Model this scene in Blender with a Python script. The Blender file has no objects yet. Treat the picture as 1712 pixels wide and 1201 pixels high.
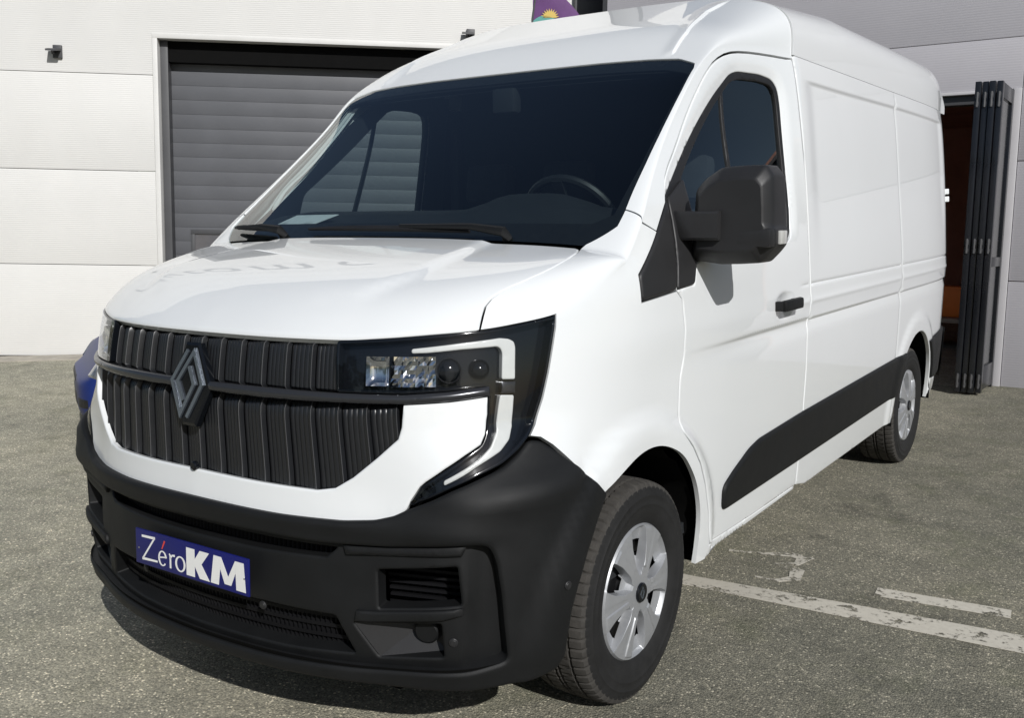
import bpy, bmesh, math, random
import numpy as np
from mathutils import Vector, Matrix
from mathutils.geometry import delaunay_2d_cdt
random.seed(7); np.random.seed(7)
scene = bpy.context.scene
C = scene.collection
R = math.radians
# ------------------------------------------------------------------ camera
cam = bpy.data.objects.new('camera', bpy.data.cameras.new('camera')); C.objects.link(cam)
_y, _p, _r = 0.6065, 0.1493, -0.0110
_f = Vector((-math.sin(_y)*math.cos(_p), math.cos(_y)*math.cos(_p), -math.sin(_p)))
_rt = Vector((math.cos(_y), math.sin(_y), 0)); _up = _rt.cross(_f)
_x = _rt*math.cos(_r) + _up*math.sin(_r); _u = -_rt*math.sin(_r) + _up*math.cos(_r)
cam.matrix_world = Matrix(((_x.x, _u.x, -_f.x, 2.3548), (_x.y, _u.y, -_f.y, -2.6767), (_x.z, _u.z, -_f.z, 1.5600), (0, 0, 0, 1)))
cam.data.sensor_width = 36; cam.data.lens = 36*1634.0/1712
cam.data.clip_start = 0.05; cam.data.clip_end = 3000
scene.camera = cam
# ------------------------------------------------------------------ sky, sun, exposure
SUN_AZ, SUN_EL = R(-34), R(33)          # azimuth from +X towards -Y
world = bpy.data.worlds.new('World'); scene.world = world; world.use_nodes = True
nt = world.node_tree; bgn = nt.nodes['Background']
sky = nt.nodes.new('ShaderNodeTexSky'); sky.sky_type = 'NISHITA'; sky.sun_disc = False
sky.sun_elevation = SUN_EL; sky.sun_rotation = R(90) - SUN_AZ
sky.altitude = 50; sky.air_density = 1.0; sky.dust_density = 1.0; sky.ozone_density = 1.2
nt.links.new(sky.outputs[0], bgn.inputs[0]); bgn.inputs[1].default_value = 0.07
sd = Vector((math.cos(SUN_AZ)*math.cos(SUN_EL), math.sin(SUN_AZ)*math.cos(SUN_EL), math.sin(SUN_EL)))
sun = bpy.data.objects.new('sun', bpy.data.lights.new('sun', 'SUN')); C.objects.link(sun)
sun.data.energy = 5.0; sun.data.angle = R(0.53); sun.data.color = (1.0, 0.985, 0.965)
sun.rotation_euler = sd.to_track_quat('Z', 'Y').to_euler(); sun.location = (6, -6, 9)
vs = scene.view_settings; vs.view_transform = 'Standard'; vs.look = 'None'; vs.gamma = 1.0; vs.exposure = -0.32; vs.use_curve_mapping = False
scene.render.engine = 'CYCLES'
scene.cycles.max_bounces = 10; scene.cycles.transparent_max_bounces = 12
# ------------------------------------------------------------------ materials
MATS = {}
def mat(name, base=(.5, .5, .5), rough=.5, metal=0., spec=.5, coat=0., coat_r=.03, var=0., vscale=8., bump=0., bscale=60., rvar=0.):
    m = bpy.data.materials.new(name); m.use_nodes = True; n = m.node_tree; b = n.nodes['Principled BSDF']
    b.inputs['Base Color'].default_value = (*base, 1); b.inputs['Roughness'].default_value = rough; b.inputs['Metallic'].default_value = metal
    b.inputs['Specular IOR Level'].default_value = spec; b.inputs['Coat Weight'].default_value = coat; b.inputs['Coat Roughness'].default_value = coat_r
    tc = n.nodes.new('ShaderNodeTexCoord')
    if var or rvar:
        no = n.nodes.new('ShaderNodeTexNoise'); no.inputs['Scale'].default_value = vscale; no.inputs['Detail'].default_value = 6; no.inputs['Roughness'].default_value = .65
        n.links.new(tc.outputs['Object'], no.inputs['Vector'])
        if var:
            mx = n.nodes.new('ShaderNodeMapRange'); mx.inputs[1].default_value = .3; mx.inputs[2].default_value = .7; mx.inputs[3].default_value = 1-var; mx.inputs[4].default_value = 1+var
            n.links.new(no.outputs[0], mx.inputs[0])
            hs = n.nodes.new('ShaderNodeMix'); hs.data_type = 'RGBA'; hs.blend_type = 'MULTIPLY'; hs.inputs[0].default_value = 1; hs.inputs[6].default_value = (*base, 1)
            n.links.new(mx.outputs[0], hs.inputs[7]); n.links.new(hs.outputs[2], b.inputs['Base Color'])
        if rvar:
            mr = n.nodes.new('ShaderNodeMapRange'); mr.inputs[1].default_value = .3; mr.inputs[2].default_value = .7; mr.inputs[3].default_value = max(0, rough-rvar); mr.inputs[4].default_value = rough+rvar
            n.links.new(no.outputs[0], mr.inputs[0]); n.links.new(mr.outputs[0], b.inputs['Roughness'])
    if bump:
        nb = n.nodes.new('ShaderNodeTexNoise'); nb.inputs['Scale'].default_value = bscale; nb.inputs['Detail'].default_value = 3
        n.links.new(tc.outputs['Object'], nb.inputs['Vector'])
        bu = n.nodes.new('ShaderNodeBump'); bu.inputs['Strength'].default_value = bump; bu.inputs['Distance'].default_value = .002
        n.links.new(nb.outputs[0], bu.inputs['Height']); n.links.new(bu.outputs[0], b.inputs['Normal'])
    MATS[name] = m; return m
def glass(name, tint, ior=1.5, gain=1.0, rough=0.0):
    m = bpy.data.materials.new(name); m.use_nodes = True; n = m.node_tree; n.nodes.remove(n.nodes['Principled BSDF'])
    o = n.nodes['Material Output']; t = n.nodes.new('ShaderNodeBsdfTransparent'); t.inputs[0].default_value = (*tint, 1)
    g = n.nodes.new('ShaderNodeBsdfGlossy'); g.inputs['Roughness'].default_value = rough; g.inputs[0].default_value = (1, 1, 1, 1)
    f = n.nodes.new('ShaderNodeFresnel'); ge = n.nodes.new('ShaderNodeNewGeometry'); ir = n.nodes.new('ShaderNodeMapRange'); ir.inputs[3].default_value = ior; ir.inputs[4].default_value = 1/ior; n.links.new(ge.outputs['Backfacing'], ir.inputs[0]); n.links.new(ir.outputs[0], f.inputs[0])
    mu = n.nodes.new('ShaderNodeMath'); mu.operation = 'MULTIPLY'; mu.inputs[1].default_value = gain; mu.use_clamp = True
    mx = n.nodes.new('ShaderNodeMixShader'); n.links.new(f.outputs[0], mu.inputs[0]); n.links.new(mu.outputs[0], mx.inputs[0])
    n.links.new(t.outputs[0], mx.inputs[1]); n.links.new(g.outputs[0], mx.inputs[2]); n.links.new(mx.outputs[0], o.inputs[0]); MATS[name] = m; return m
M_WHITE = mat('white_paint', (.765, .785, .79), .32, coat=1.0, coat_r=.02, var=.012, vscale=1.5)
M_BLACK = mat('black_plastic', (.0065, .0070, .0075), .58, spec=.32, var=.15, vscale=5, bump=.25, bscale=900, rvar=.06)
M_TRIM = mat('dark_grey_plastic', (.020, .020, .021), .45, spec=.4, var=.10, vscale=6, bump=.2, bscale=900, rvar=.05)
M_GLOSS = mat('gloss_black', (.005, .006, .008), .12, spec=.35, rvar=.03, vscale=20)
M_FIN = mat('grille_plastic', (.013, .014, .016), .33, rvar=.06, vscale=25)
M_STRIP = mat('satin_dark_metal', (.060, .062, .068), .22, metal=.6, rvar=.04, vscale=14)
M_LOGO = mat('satin_grey_metal', (.25, .29, .345), .22, metal=.8, rvar=.04, vscale=30)
M_CHROME = mat('lamp_chrome', (.75, .76, .78), .08, metal=1, rvar=.04, vscale=30)
M_DRL = mat('milky_light_guide', (.62, .625, .60), .25, coat=.6, var=.04, vscale=25)
M_SILVER = mat('silver_wheel_paint', (.36, .37, .385), .42, metal=.45, coat=.15, var=.03, vscale=25, rvar=.05)
M_TYRE = mat('tyre_rubber', (.014, .014, .014), .75, spec=.3, var=.25, vscale=14, bump=.3, bscale=220, rvar=.08)
M_TREAD = mat('dusty_tread_rubber', (.040, .037, .033), .9, var=.30, vscale=30, bump=.4, bscale=160)
M_SEAL = mat('rubber_seal', (.010, .010, .011), .55, rvar=.08, vscale=30)
M_GAP = mat('shut_gap_dark', (.005, .005, .005), .9, spec=.08, var=.1)
M_DASH = mat('cab_plastic', (.018, .020, .023), .65, var=.2, vscale=6, bump=.3, bscale=600)
M_BULK = mat('bulkhead_felt', (.008, .008, .009), .9, var=.2)
M_MESH = mat('mesh_plastic', (.006, .006, .007), .6, spec=.2, rvar=.05)
M_EDGE = mat('fin_edge', (.075, .076, .080), .35, rvar=.05)
M_SEAT = mat('seat_cloth', (.018, .018, .020), .9, var=.25, vscale=18, bump=.5, bscale=400)
M_PAPER = mat('paper', (.70, .74, .76), .7, var=.05, vscale=30)
M_GLASS = glass('windscreen_glass', (.62, .70, .70), 1.5, 1.85)
M_SGLASS = glass('side_glass', (.72, .82, .83), 1.5, 1.7)
M_LENS = glass('lamp_lens', (.95, .96, .97), 1.40, 1.0)
M_ORANGE = mat('amber_lens', (.55, .55, .53), .15, coat=1, var=.05)
# ------------------------------------------------------------------ body surfaces of the van (metres, front axle at the origin)
class Spl:
    """natural cubic spline through (t,v) knots, vectorised; linear outside"""
    def __init__(s,t,v):
        s.t=np.array(t,float); s.v=np.array(v,float); 
        if s.v.ndim==1: s.v=s.v[:,None]; s.one=True
        else: s.one=False
        n=len(s.t); h=np.diff(s.t); A=np.eye(n); B=np.zeros_like(s.v)
        for i in range(1,n-1):
            A[i,i-1]=h[i-1];A[i,i]=2*(h[i-1]+h[i]);A[i,i+1]=h[i]
            B[i]=6*((s.v[i+1]-s.v[i])/h[i]-(s.v[i]-s.v[i-1])/h[i-1])
        s.m=np.linalg.solve(A,B)
    def __call__(s,x):
        x=np.asarray(x,float); sh=x.shape; x=x.ravel()
        i=np.clip(np.searchsorted(s.t,x)-1,0,len(s.t)-2); h=s.t[i+1]-s.t[i]
        a=((s.t[i+1]-x)/h)[:,None]; b=((x-s.t[i])/h)[:,None]; hh=h[:,None]
        aa=np.clip(a,-.3,1.3); bb=np.clip(b,-.3,1.3)
        r=a*s.v[i]+b*s.v[i+1]+((aa**3-aa)*s.m[i]+(bb**3-bb)*s.m[i+1])*hh*hh/6
        return r[:,0].reshape(sh) if s.one else r.reshape(sh+(-1,))
class Pch:
    """monotone cubic (Fritsch-Carlson)"""
    def __init__(s,t,v):
        t=s.t=np.array(t,float); v=s.v=np.array(v,float); h=np.diff(t); d=np.diff(v)/h
        m=np.zeros(len(t)); m[0]=d[0]; m[-1]=d[-1]
        for i in range(1,len(t)-1):
            if d[i-1]*d[i]>0:
                w1=2*h[i]+h[i-1]; w2=h[i]+2*h[i-1]; m[i]=(w1+w2)/(w1/d[i-1]+w2/d[i])
        s.m=m
    def __call__(s,x):
        x=np.clip(np.asarray(x,float),s.t[0],s.t[-1]); i=np.clip(np.searchsorted(s.t,x)-1,0,len(s.t)-2)
        h=s.t[i+1]-s.t[i]; u=(x-s.t[i])/h
        return ((1+2*u)*(1-u)**2*s.v[i]+u*(1-u)**2*h*s.m[i]+u*u*(3-2*u)*s.v[i+1]+u*u*(u-1)*h*s.m[i+1])
def sst(a,b,x):
    u=np.clip((np.asarray(x,float)-a)/(b-a),0,1); return u*u*(3-2*u)
HZ=0.340; WB=3.585
PLAN=[(0,-.918),(.2,-.909),(.38,-.884),(.51,-.850),(.62,-.809),(.72,-.755),(.80,-.690),(.862,-.612),(.908,-.522),(.945,-.415),(.973,-.29),(.994,-.14),(1.009,.04),(1.020,.25),(1.028,.5),(1.030,.8),(1.030,1.4),(1.030,2.2),(1.030,3.0),(1.030,3.6),(1.025,4.0),(1.008,4.32),(.975,4.52),(.925,4.62),(.84,4.665),(.5,4.68),(0,4.69)]
_p=np.array(PLAN); _s=np.concatenate([[0],np.cumsum(np.hypot(*np.diff(_p,axis=0).T))])
CP=Spl(_s,_p); SMAX=_s[-1]
_yy=Spl(_p[12:20,1],_s[12:20])
def s_of_y(y):   # on the side
    g=np.linspace(_s[5],_s[22],1500); return np.interp(y,CP(g)[:,1],g)
def s_of_x(x):   # on the front
    g=np.linspace(0,_s[11],800); return np.interp(x,CP(g)[:,0],g)
KS=Pch([.20,.30,.45,.70,.95,1.06,1.12,1.17,1.245,1.30,1.6,1.9,2.1,2.17,2.25],
       [.950,.984,1.000,1.018,1.026,1.028,1.0315,1.034,1.030,1.027,1.008,.982,.958,.945,.925])   # side half width
KF=Pch([.15,.22,.30,.45,.6,.75,.85,1.0,1.15,1.25,1.5],[.94,.985,1.02,1.042,1.052,1.050,1.035,1.012,.995,.982,.94])           # scale in front of the wheel
YF=Pch([.15,.20,.28,.38,.50,.62,.75,.85,1.0,1.10,1.2,1.26,1.5],[-.80,-.86,-.92,-.945,-.955,-.950,-.930,-.918,-.918,-.908,-.890,-.872,-.80])
OB=Pch([.15,.25,.4,.55,.8,.9,1.0],[.01,.035,.05,.05,.055,.03,0])
def W(s,z):
    s=np.asarray(s,float); z=np.asarray(z,float); s,z=np.broadcast_arrays(s,z)
    c=CP(s); x=c[...,0]; y=c[...,1]
    e=1e-3; t=CP(s+e)-CP(s-e); L=np.hypot(t[...,0],t[...,1])+1e-12; nx=t[...,1]/L; ny=-t[...,0]/L
    ws=sst(-.45,.10,y); k=KF(z)*(1-ws)+KS(z)/1.030*ws
    X=x*k-.157*sst(1.30,2.0,z)*np.clip((1.45-y)/1.3,0,1)**.8*(y>-.9); fy=np.clip(-ny,0,1)*(y<1); Y=y+fy*(YF(z)+.918)
    ob=OB(z)*sst(.35,.75,nx)*(1-sst(-.58,-.28,y)); X=X+nx*ob; Y=Y+ny*ob
    # wheel arch swellings
    for yc,amp in ((-.045,.020),(WB,.010)):
        r=np.hypot(Y-yc,z-HZ); X=X+amp*(1-sst(.555,.605,r))*sst(-.70,-.50,Y-yc)*(z>.1)
    return np.stack([X,Y,z],-1)
# ---- cab upper: b along (0 cowl .. 1 B-seam), a lateral 0 centre .. 1 side
CB=[0,.15,.35,.55,.66,.72,.80,.88,1.0]
CC=Spl(CB,[(-.10,1.470),(.055,1.597),(.29,1.785),(.54,1.98),(.680,2.088),(.775,2.160),(.93,2.270),(1.10,2.345),(1.42,2.468)])      # centre y,z
CD=Spl(CB,[(-.08,1.41),(.135,1.60),(.355,1.79),(.57,1.978),(.685,2.078),(.775,2.130),(.91,2.166),(1.12,2.186),(1.42,2.190)])   # side y,z
NB=Pch([0,.6,.72,.85,1.0],[2.4,2.4,2.7,3.2,3.9])
def U(a,b):
    a=np.asarray(a,float); b=np.asarray(b,float); a,b=np.broadcast_arrays(a,b)
    c=CC(b); d=CD(b); n=NB(b); th=a*np.pi/2
    S=np.clip(np.sin(th),1e-9,1)**(2/n); Cc=np.clip(np.cos(th),0,1)**(2/n)
    Wd=W(s_of_y(d[...,0]),d[...,1]); Xs=Wd[...,0]; dy=Wd[...,1]
    return np.stack([Xs*S, c[...,0]+(dy-c[...,0])*(1-Cc), c[...,1]+(d[...,1]-c[...,1])*(1-Cc)],-1)
# ---- roof behind the B seam
def RF(a,y):
    a=np.asarray(a,float); y=np.asarray(y,float); a,y=np.broadcast_arrays(a,y)
    n=3.9; th=a*np.pi/2
    S=np.clip(np.sin(th),1e-9,1)**(2/n); Cc=np.clip(np.cos(th),0,1)**(2/n)
    zt=np.interp(y,[1.42,2.2,4.3,4.5,4.62,4.69],[2.468,2.535,2.56,2.535,2.46,2.32]); 
    Xg=KS(2.190)*CP(s_of_y(np.minimum(y,4.6)))[...,0]/1.030
    return np.stack([Xg*S,y,2.190+(zt-2.190)*Cc],-1)
# ---- bonnet: s along the plan from the centre front round to the A pillar foot, b from lip to cowl
SH=s_of_y(-.08)
ZB=Pch([0,.516,.643,.784,.912,1.018,1.165,s_of_y(-.25),s_of_y(-.08)],[1.231,1.230,1.237,1.247,1.254,1.264,1.281,1.335,1.41])
SC=s_of_x(.862)
AI=Pch([0,SC,1.045,1.165,1.35,SH],[0,.50,.56,.64,.80,1.0])   # cowl lateral param reached from s
def H(s,b):
    s=np.asarray(s,float); b=np.asarray(b,float); s,b=np.broadcast_arrays(s,b)
    b=np.clip(b,0,1); zb=ZB(s); B=W(s,zb); I=U(AI(s),np.zeros_like(s))
    q=sst(SC*.8,SH+.1,s)
    g=(.50*b+.50*(1-(1-b)**6.0))*(1-q)+(1-(1-b)**2.6)*q
    P=B+(I-B)*b[...,None]; P[...,2]=B[...,2]+(I[...,2]-B[...,2])*g
    return P

# ------------------------------------------------------------------ mesh tools
def link(name, me, parent=None, mats=None, smooth=None):
    o = bpy.data.objects.new(name, me); C.objects.link(o)
    if parent is not None: o.parent = parent
    if mats is not None:
        for m in (mats if isinstance(mats, (list, tuple)) else [mats]): me.materials.append(m)
    if smooth is not None:
        me.shade_smooth() if smooth is True else me.shade_smooth()
        if smooth is not True: me.set_sharp_from_angle(angle=R(smooth))
    return o
def tag(o, label=None, cat=None, group=None, kind=None):
    if label: o['label'] = label
    if cat: o['category'] = cat
    if group: o['group'] = group
    if kind: o['kind'] = kind
    return o
def empty(name, loc=(0, 0, 0), rz=0):
    o = bpy.data.objects.new(name, None); C.objects.link(o); o.location = loc; o.rotation_euler = (0, 0, rz); o.empty_display_size = .2
    return o
def mesh(name, V, F, parent=None, mats=None, smooth=None, fm=None):
    me = bpy.data.meshes.new(name); me.from_pydata([tuple(map(float, v)) for v in V], [], [tuple(map(int, f)) for f in F])
    if fm is not None: me.polygons.foreach_set('material_index', np.array(fm, dtype=np.int32))
    me.validate(); me.update()
    return link(name, me, parent, mats, smooth)
class MB:
    """collects simple shapes into one mesh"""
    def __init__(s): s.V = []; s.F = []; s.m = []
    def add(s, V, F, mi=0):
        b = len(s.V); s.V += [tuple(v) for v in V]; s.F += [tuple(i+b for i in f) for f in F]; s.m += [mi]*len(F); return s
    def box(s, lo, hi, mi=0, T=None):
        x0, y0, z0 = lo; x1, y1, z1 = hi
        V = [(x0, y0, z0), (x1, y0, z0), (x1, y1, z0), (x0, y1, z0), (x0, y0, z1), (x1, y0, z1), (x1, y1, z1), (x0, y1, z1)]
        if T: V = [tuple(T @ Vector(v)) for v in V]
        return s.add(V, [(0, 3, 2, 1), (4, 5, 6, 7), (0, 1, 5, 4), (1, 2, 6, 5), (2, 3, 7, 6), (3, 0, 4, 7)], mi)
    def bbox(s, lo, hi, b=.01, mi=0, T=None):
        """box with chamfered edges"""
        bm = bmesh.new(); bmesh.ops.create_cube(bm, size=1)
        for v in bm.verts: v.co = Vector([lo[i]+(v.co[i]+.5)*(hi[i]-lo[i]) for i in range(3)])
        bmesh.ops.bevel(bm, geom=bm.edges[:], offset=b, segments=2, affect='EDGES', profile=.6)
        if T: bmesh.ops.transform(bm, matrix=T, verts=bm.verts)
        bm.verts.index_update(); s.add([v.co[:] for v in bm.verts], [[v.index for v in f.verts] for f in bm.faces], mi); bm.free(); return s
    def tube(s, pts, r, n=8, mi=0, caps=True):
        pts = [Vector(p) for p in pts]; rs = r if isinstance(r, (list, tuple)) else [r]*len(pts); V = []; F = []
        for i, p in enumerate(pts):
            d = (pts[min(i+1, len(pts)-1)]-pts[max(i-1, 0)]).normalized(); a = Vector((0, 0, 1)) if abs(d.z) < .9 else Vector((1, 0, 0))
            u = d.cross(a).normalized(); v = d.cross(u)
            for k in range(n): t = 2*math.pi*k/n; V.append(p+(u*math.cos(t)+v*math.sin(t))*rs[i])
        for i in range(len(pts)-1):
            for k in range(n): F.append((i*n+k, i*n+(k+1) % n, (i+1)*n+(k+1) % n, (i+1)*n+k))
        if caps: F.append(tuple(range(n))[::1]); F.append(tuple(range((len(pts)-1)*n, len(pts)*n))[::-1])
        return s.add(V, F, mi)
    def prism(s, poly, d, T=None, mi=0, t0=0.):
        """poly in local xy, extruded from z=t0 to z=d"""
        n = len(poly); V = [(x, y, t0) for x, y in poly]+[(x, y, d) for x, y in poly]
        if T: V = [tuple(T @ Vector(v)) for v in V]
        return s.add(V, [tuple(range(n))[::-1], tuple(range(n, 2*n))]+[(i, (i+1) % n, n+(i+1) % n, n+i) for i in range(n)], mi)
    def build(s, name, mats, parent=None, smooth=None): return mesh(name, s.V, s.F, parent, mats, smooth, s.m)
def recalc(o):
    bm = bmesh.new(); bm.from_mesh(o.data); bmesh.ops.recalc_face_normals(bm, faces=bm.faces); bm.to_mesh(o.data); bm.free(); return o
# ---- polygons in surface coordinates
def mirror_poly(h): return h + [(-p, q) for p, q in h[::-1] if abs(p) > 1e-6]
def rnd(poly, r, keep=(), n=4):
    """round every corner of a closed polygon with radius-ish r (limited by edge lengths)"""
    P = [np.array(p, float) for p in poly]; out = []; m = len(P)
    for i in range(m):
        a, b, c = P[i-1], P[i], P[(i+1) % m]; ra = min(r, .45*np.linalg.norm(a-b)); rc = min(r, .45*np.linalg.norm(c-b))
        if i in keep or ra < 1e-5 or rc < 1e-5: out.append(tuple(b)); continue
        s_, e_ = b+(a-b)/np.linalg.norm(a-b)*ra, b+(c-b)/np.linalg.norm(c-b)*rc
        for k in range(n+1):
            t = k/n; out.append(tuple((1-t)**2*s_+2*t*(1-t)*b+t*t*e_))
    return out
def dens(poly, res, sc=(1, 1), closed=True):
    out = []; m = len(poly)
    for i in range(m if closed else m-1):
        a = np.array(poly[i], float); b = np.array(poly[(i+1) % m], float); L = math.hypot((a[0]-b[0])*sc[0], (a[1]-b[1])*sc[1])
        k = max(1, int(math.ceil(L/res)))
        for j in range(k): out.append(tuple(a+(b-a)*j/k))
    if not closed: out.append(tuple(poly[-1]))
    return out
def inside(P, loops):
    x, y = P[:, 0], P[:, 1]; c = np.zeros(len(P), bool)
    for L in loops:
        L = np.asarray(L); a = L; b = np.roll(L, -1, 0)
        for (x0, y0), (x1, y1) in zip(a, b):
            if y0 == y1: continue
            k = ((y0 > y) != (y1 > y)); xi = x0+(y-y0)*(x1-x0)/(y1-y0); c ^= (k & (x < xi))
    return c
def bdist(P, loops):
    d = np.full(len(P), 9e9)
    for L in loops:
        a = np.asarray(L); b = np.roll(a, -1, 0)
        for p0, p1 in zip(a, b):
            v = p1-p0; l2 = v@v
            if l2 < 1e-14: continue
            t = np.clip(((P-p0)@v)/l2, 0, 1); d = np.minimum(d, np.hypot(*(P-(p0+t[:, None]*v)).T))
    return d
def sym(f):
    def g(p, q):
        P = np.array(f(np.abs(p), q)); P[..., 0] *= np.where(np.asarray(p) < 0, -1, 1); return P
    return g
Ws, Us, Hs, RFs = sym(W), sym(U), sym(H), sym(RF)
U.lim = Us.lim = RF.lim = RFs.lim = .985; H.lim = Hs.lim = SH-.03
def nrm(f, p, q, e=2e-3):
    lim = getattr(f, 'lim', None)
    if lim: p = np.clip(p, -lim, lim)
    a = f(p+e, q)-f(p-e, q); b = f(p, q+e)-f(p, q-e); n = np.cross(a, b); return n/(np.linalg.norm(n, axis=-1, keepdims=True)+1e-12)
def drape(f, outer, holes=(), res=.03, sc=(1, 1), off=0., bev=.004, thick=.02, sgn=1, offf=None, nrmf=None, rim=True, raw=False, rimf=None, rows=(), cols=(), pts_in=None):
    """fill a polygon given in surface coordinates with a fine mesh lying on surface f; edges rounded by bev and turned in by thick.
    returns (V, F, ntop)"""
    sc = np.array(sc, float)
    loops = [np.array(dens(L, res, sc), float)*sc if not raw else np.array(L, float)*sc for L in [outer]+list(holes)]
    pts = np.concatenate(loops); lo = pts.min(0); hi = pts.max(0)
    gx = np.arange(lo[0]+res*.5, hi[0], res); gy = np.arange(lo[1]+res*.5, hi[1], res)
    G = np.stack(np.meshgrid(gx, gy, indexing='ij'), -1).reshape(-1, 2); G = G[inside(G, loops)]
    d = bdist(G, loops); keep = max(res*.35, bev*2.2 if bev else 0); G = G[d > keep]
    for q_ in rows:
        X_ = np.arange(lo[0]+.01, hi[0], res); Q_ = np.stack([X_, np.full(len(X_), q_*sc[1])], 1); Q_ = Q_[inside(Q_, loops)]; Q_ = Q_[bdist(Q_, loops) > .012]; G = np.concatenate([G[np.abs(G[:, 1]-q_*sc[1]) > .0035], Q_])
    for p_ in cols:
        X_ = np.arange(lo[1]+.01, hi[1], res); Q_ = np.stack([np.full(len(X_), p_*sc[0]), X_], 1); Q_ = Q_[inside(Q_, loops)]; Q_ = Q_[bdist(Q_, loops) > .012]; G = np.concatenate([G[np.abs(G[:, 0]-p_*sc[0]) > .0035], Q_])
    if pts_in is not None:
        Q_ = np.array(pts_in, float)*sc; Q_ = Q_[inside(Q_, loops)]; Q_ = Q_[bdist(Q_, loops) > .006]; near = np.array([np.hypot(*(Q_-g).T).min() for g in G]); G = np.concatenate([G[near > .009], Q_])
    extra = []
    if bev:
        for L in loops:
            t = np.roll(L, -1, 0)-np.roll(L, 1, 0); n = np.stack([t[:, 1], -t[:, 0]], 1); n /= np.linalg.norm(n, axis=1, keepdims=True)+1e-12
            for k in (.4, 1.05, 1.9):
                for sg in (1, -1):
                    Q = L+n*bev*k*sg; Q = Q[inside(Q, loops)]
                    if len(Q): Q = Q[bdist(Q, loops) > bev*k*.8]; extra.append(Q)
        E_ = np.concatenate(extra) if extra else np.zeros((0, 2)); G = np.concatenate([G, E_])
    nb = len(pts); allp = np.concatenate([pts, G]); edges = []; b = 0
    for L in loops:
        m = len(L); edges += [(b+i, b+(i+1) % m) for i in range(m)]; b += m
    vo, eo, fo, ov, oe, of = delaunay_2d_cdt([Vector(p) for p in allp], edges, [], 0, 1e-7)
    Vp = np.array([tuple(v) for v in vo]); T = np.array([t for t in fo if len(t) == 3])
    cen = Vp[T].mean(1); T = T[inside(cen, loops)]
    p = Vp/sc; P = f(p[:, 0], p[:, 1]); N = nrm(nrmf or f, p[:, 0], p[:, 1])
    o = np.full(len(p), float(off))
    if offf is not None: o = o+offf(p[:, 0], p[:, 1])
    if bev:
        dd = bdist(Vp, loops); k = np.clip(1-dd/bev, 0, 1); o = o-bev*(1-np.sqrt(1-np.minimum(k, .98)**2))
    global LASTN
    LASTN = N*np.array([1 if sgn > 0 else -1, 1, 1])
    V = P+N*o[:, None]; F = [tuple(t) for t in T]; V = list(V); ntop = len(V)
    if rim:
        key = {}
        for i, src in enumerate(ov):
            for s_ in src: key[s_] = i
        b = 0
        for L in loops:
            m = len(L); base = len(V)
            idx = [key.get(b+i) for i in range(m)]
            for i in range(m): j = idx[i]; V.append(V[j].copy())
            for i in range(m): j = idx[i]; V.append(V[j]-N[j]*thick)
            ccw = 0.5*np.sum(L[:, 0]*np.roll(L[:, 1], -1)-np.roll(L[:, 0], -1)*L[:, 1]) > 0
            ccw = ccw if b == 0 else (not ccw)
            for i in range(m):
                if rimf is not None and not rimf(*((L[i]+L[(i+1) % m])*.5/sc)): continue
                a_, b_, c_, d_ = base+i, base+(i+1) % m, base+m+(i+1) % m, base+m+i
                F.append((d_, c_, b_, a_) if ((b == 0) == True and ccw) or (b != 0 and ccw) else (a_, b_, c_, d_))
            b += m
    V = np.array(V)
    if sgn < 0: V = V*np.array([-1, 1, 1]); F = [t[::-1] for t in F]
    return V, F, ntop
def patch(name, f, outer, holes=(), mat=None, parent=None, smooth=True, cn=False, **k):
    V, F, n = drape(f, outer, holes, **k); o = mesh(name, V, F, parent, mat, smooth)
    if cn and len(o.data.vertices) == len(LASTN): o.data.normals_split_custom_set_from_vertices([tuple(x) for x in LASTN])     # smooth glass
    return o
def patches(name, lst, mat, parent, smooth=40, merge=2e-4):
    """several drapes welded into one mesh"""
    V = []; F = []
    for f, outer, kw in lst:
        v, fc, n = drape(f, outer, **kw); b = len(V); V += [tuple(x) for x in v]; F += [tuple(i+b for i in t) for t in fc]
    o = mesh(name, V, F, parent, mat)
    bm = bmesh.new(); bm.from_mesh(o.data); bmesh.ops.remove_doubles(bm, verts=bm.verts, dist=merge); bm.to_mesh(o.data); bm.free()
    o.data.shade_smooth(); o.data.set_sharp_from_angle(angle=R(smooth)); return o
def gridsheet(f, P, Q, off, sgn=1):
    """P (n) and Q (n,m) grids in surface coordinates; off (n,m)"""
    P2 = np.repeat(np.asarray(P)[:, None], Q.shape[1], 1) if np.ndim(P) == 1 else P
    X = f(P2, Q); N = nrm(f, P2, Q); V = X+N*off[..., None]; n, m = Q.shape
    F = [(i*m+j, (i+1)*m+j, (i+1)*m+j+1, i*m+j+1) for i in range(n-1) for j in range(m-1)]
    V = V.reshape(-1, 3)
    if sgn < 0: V = V*np.array([-1, 1, 1]); F = [t[::-1] for t in F]
    return V, F
def plate_on(f, p, q, off=0., sgn=1):
    """frame at a surface point: x along p, y along q, z outward"""
    p_ = np.array([float(p)]); q_ = np.array([float(q)]); O = f(p_, q_)[0]; n = nrm(f, p_, q_)[0]; a = (f(p_+1e-3, q_)-f(p_-1e-3, q_))[0]; a = a-n*(a@n); a /= np.linalg.norm(a); b = np.cross(n, a)
    O = O+n*off; M = Matrix(((a[0], b[0], n[0], O[0]), (a[1], b[1], n[1], O[1]), (a[2], b[2], n[2], O[2]), (0, 0, 0, 1)))
    if sgn < 0: M = Matrix.Diagonal((-1, 1, 1, 1)) @ M
    return M
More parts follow.
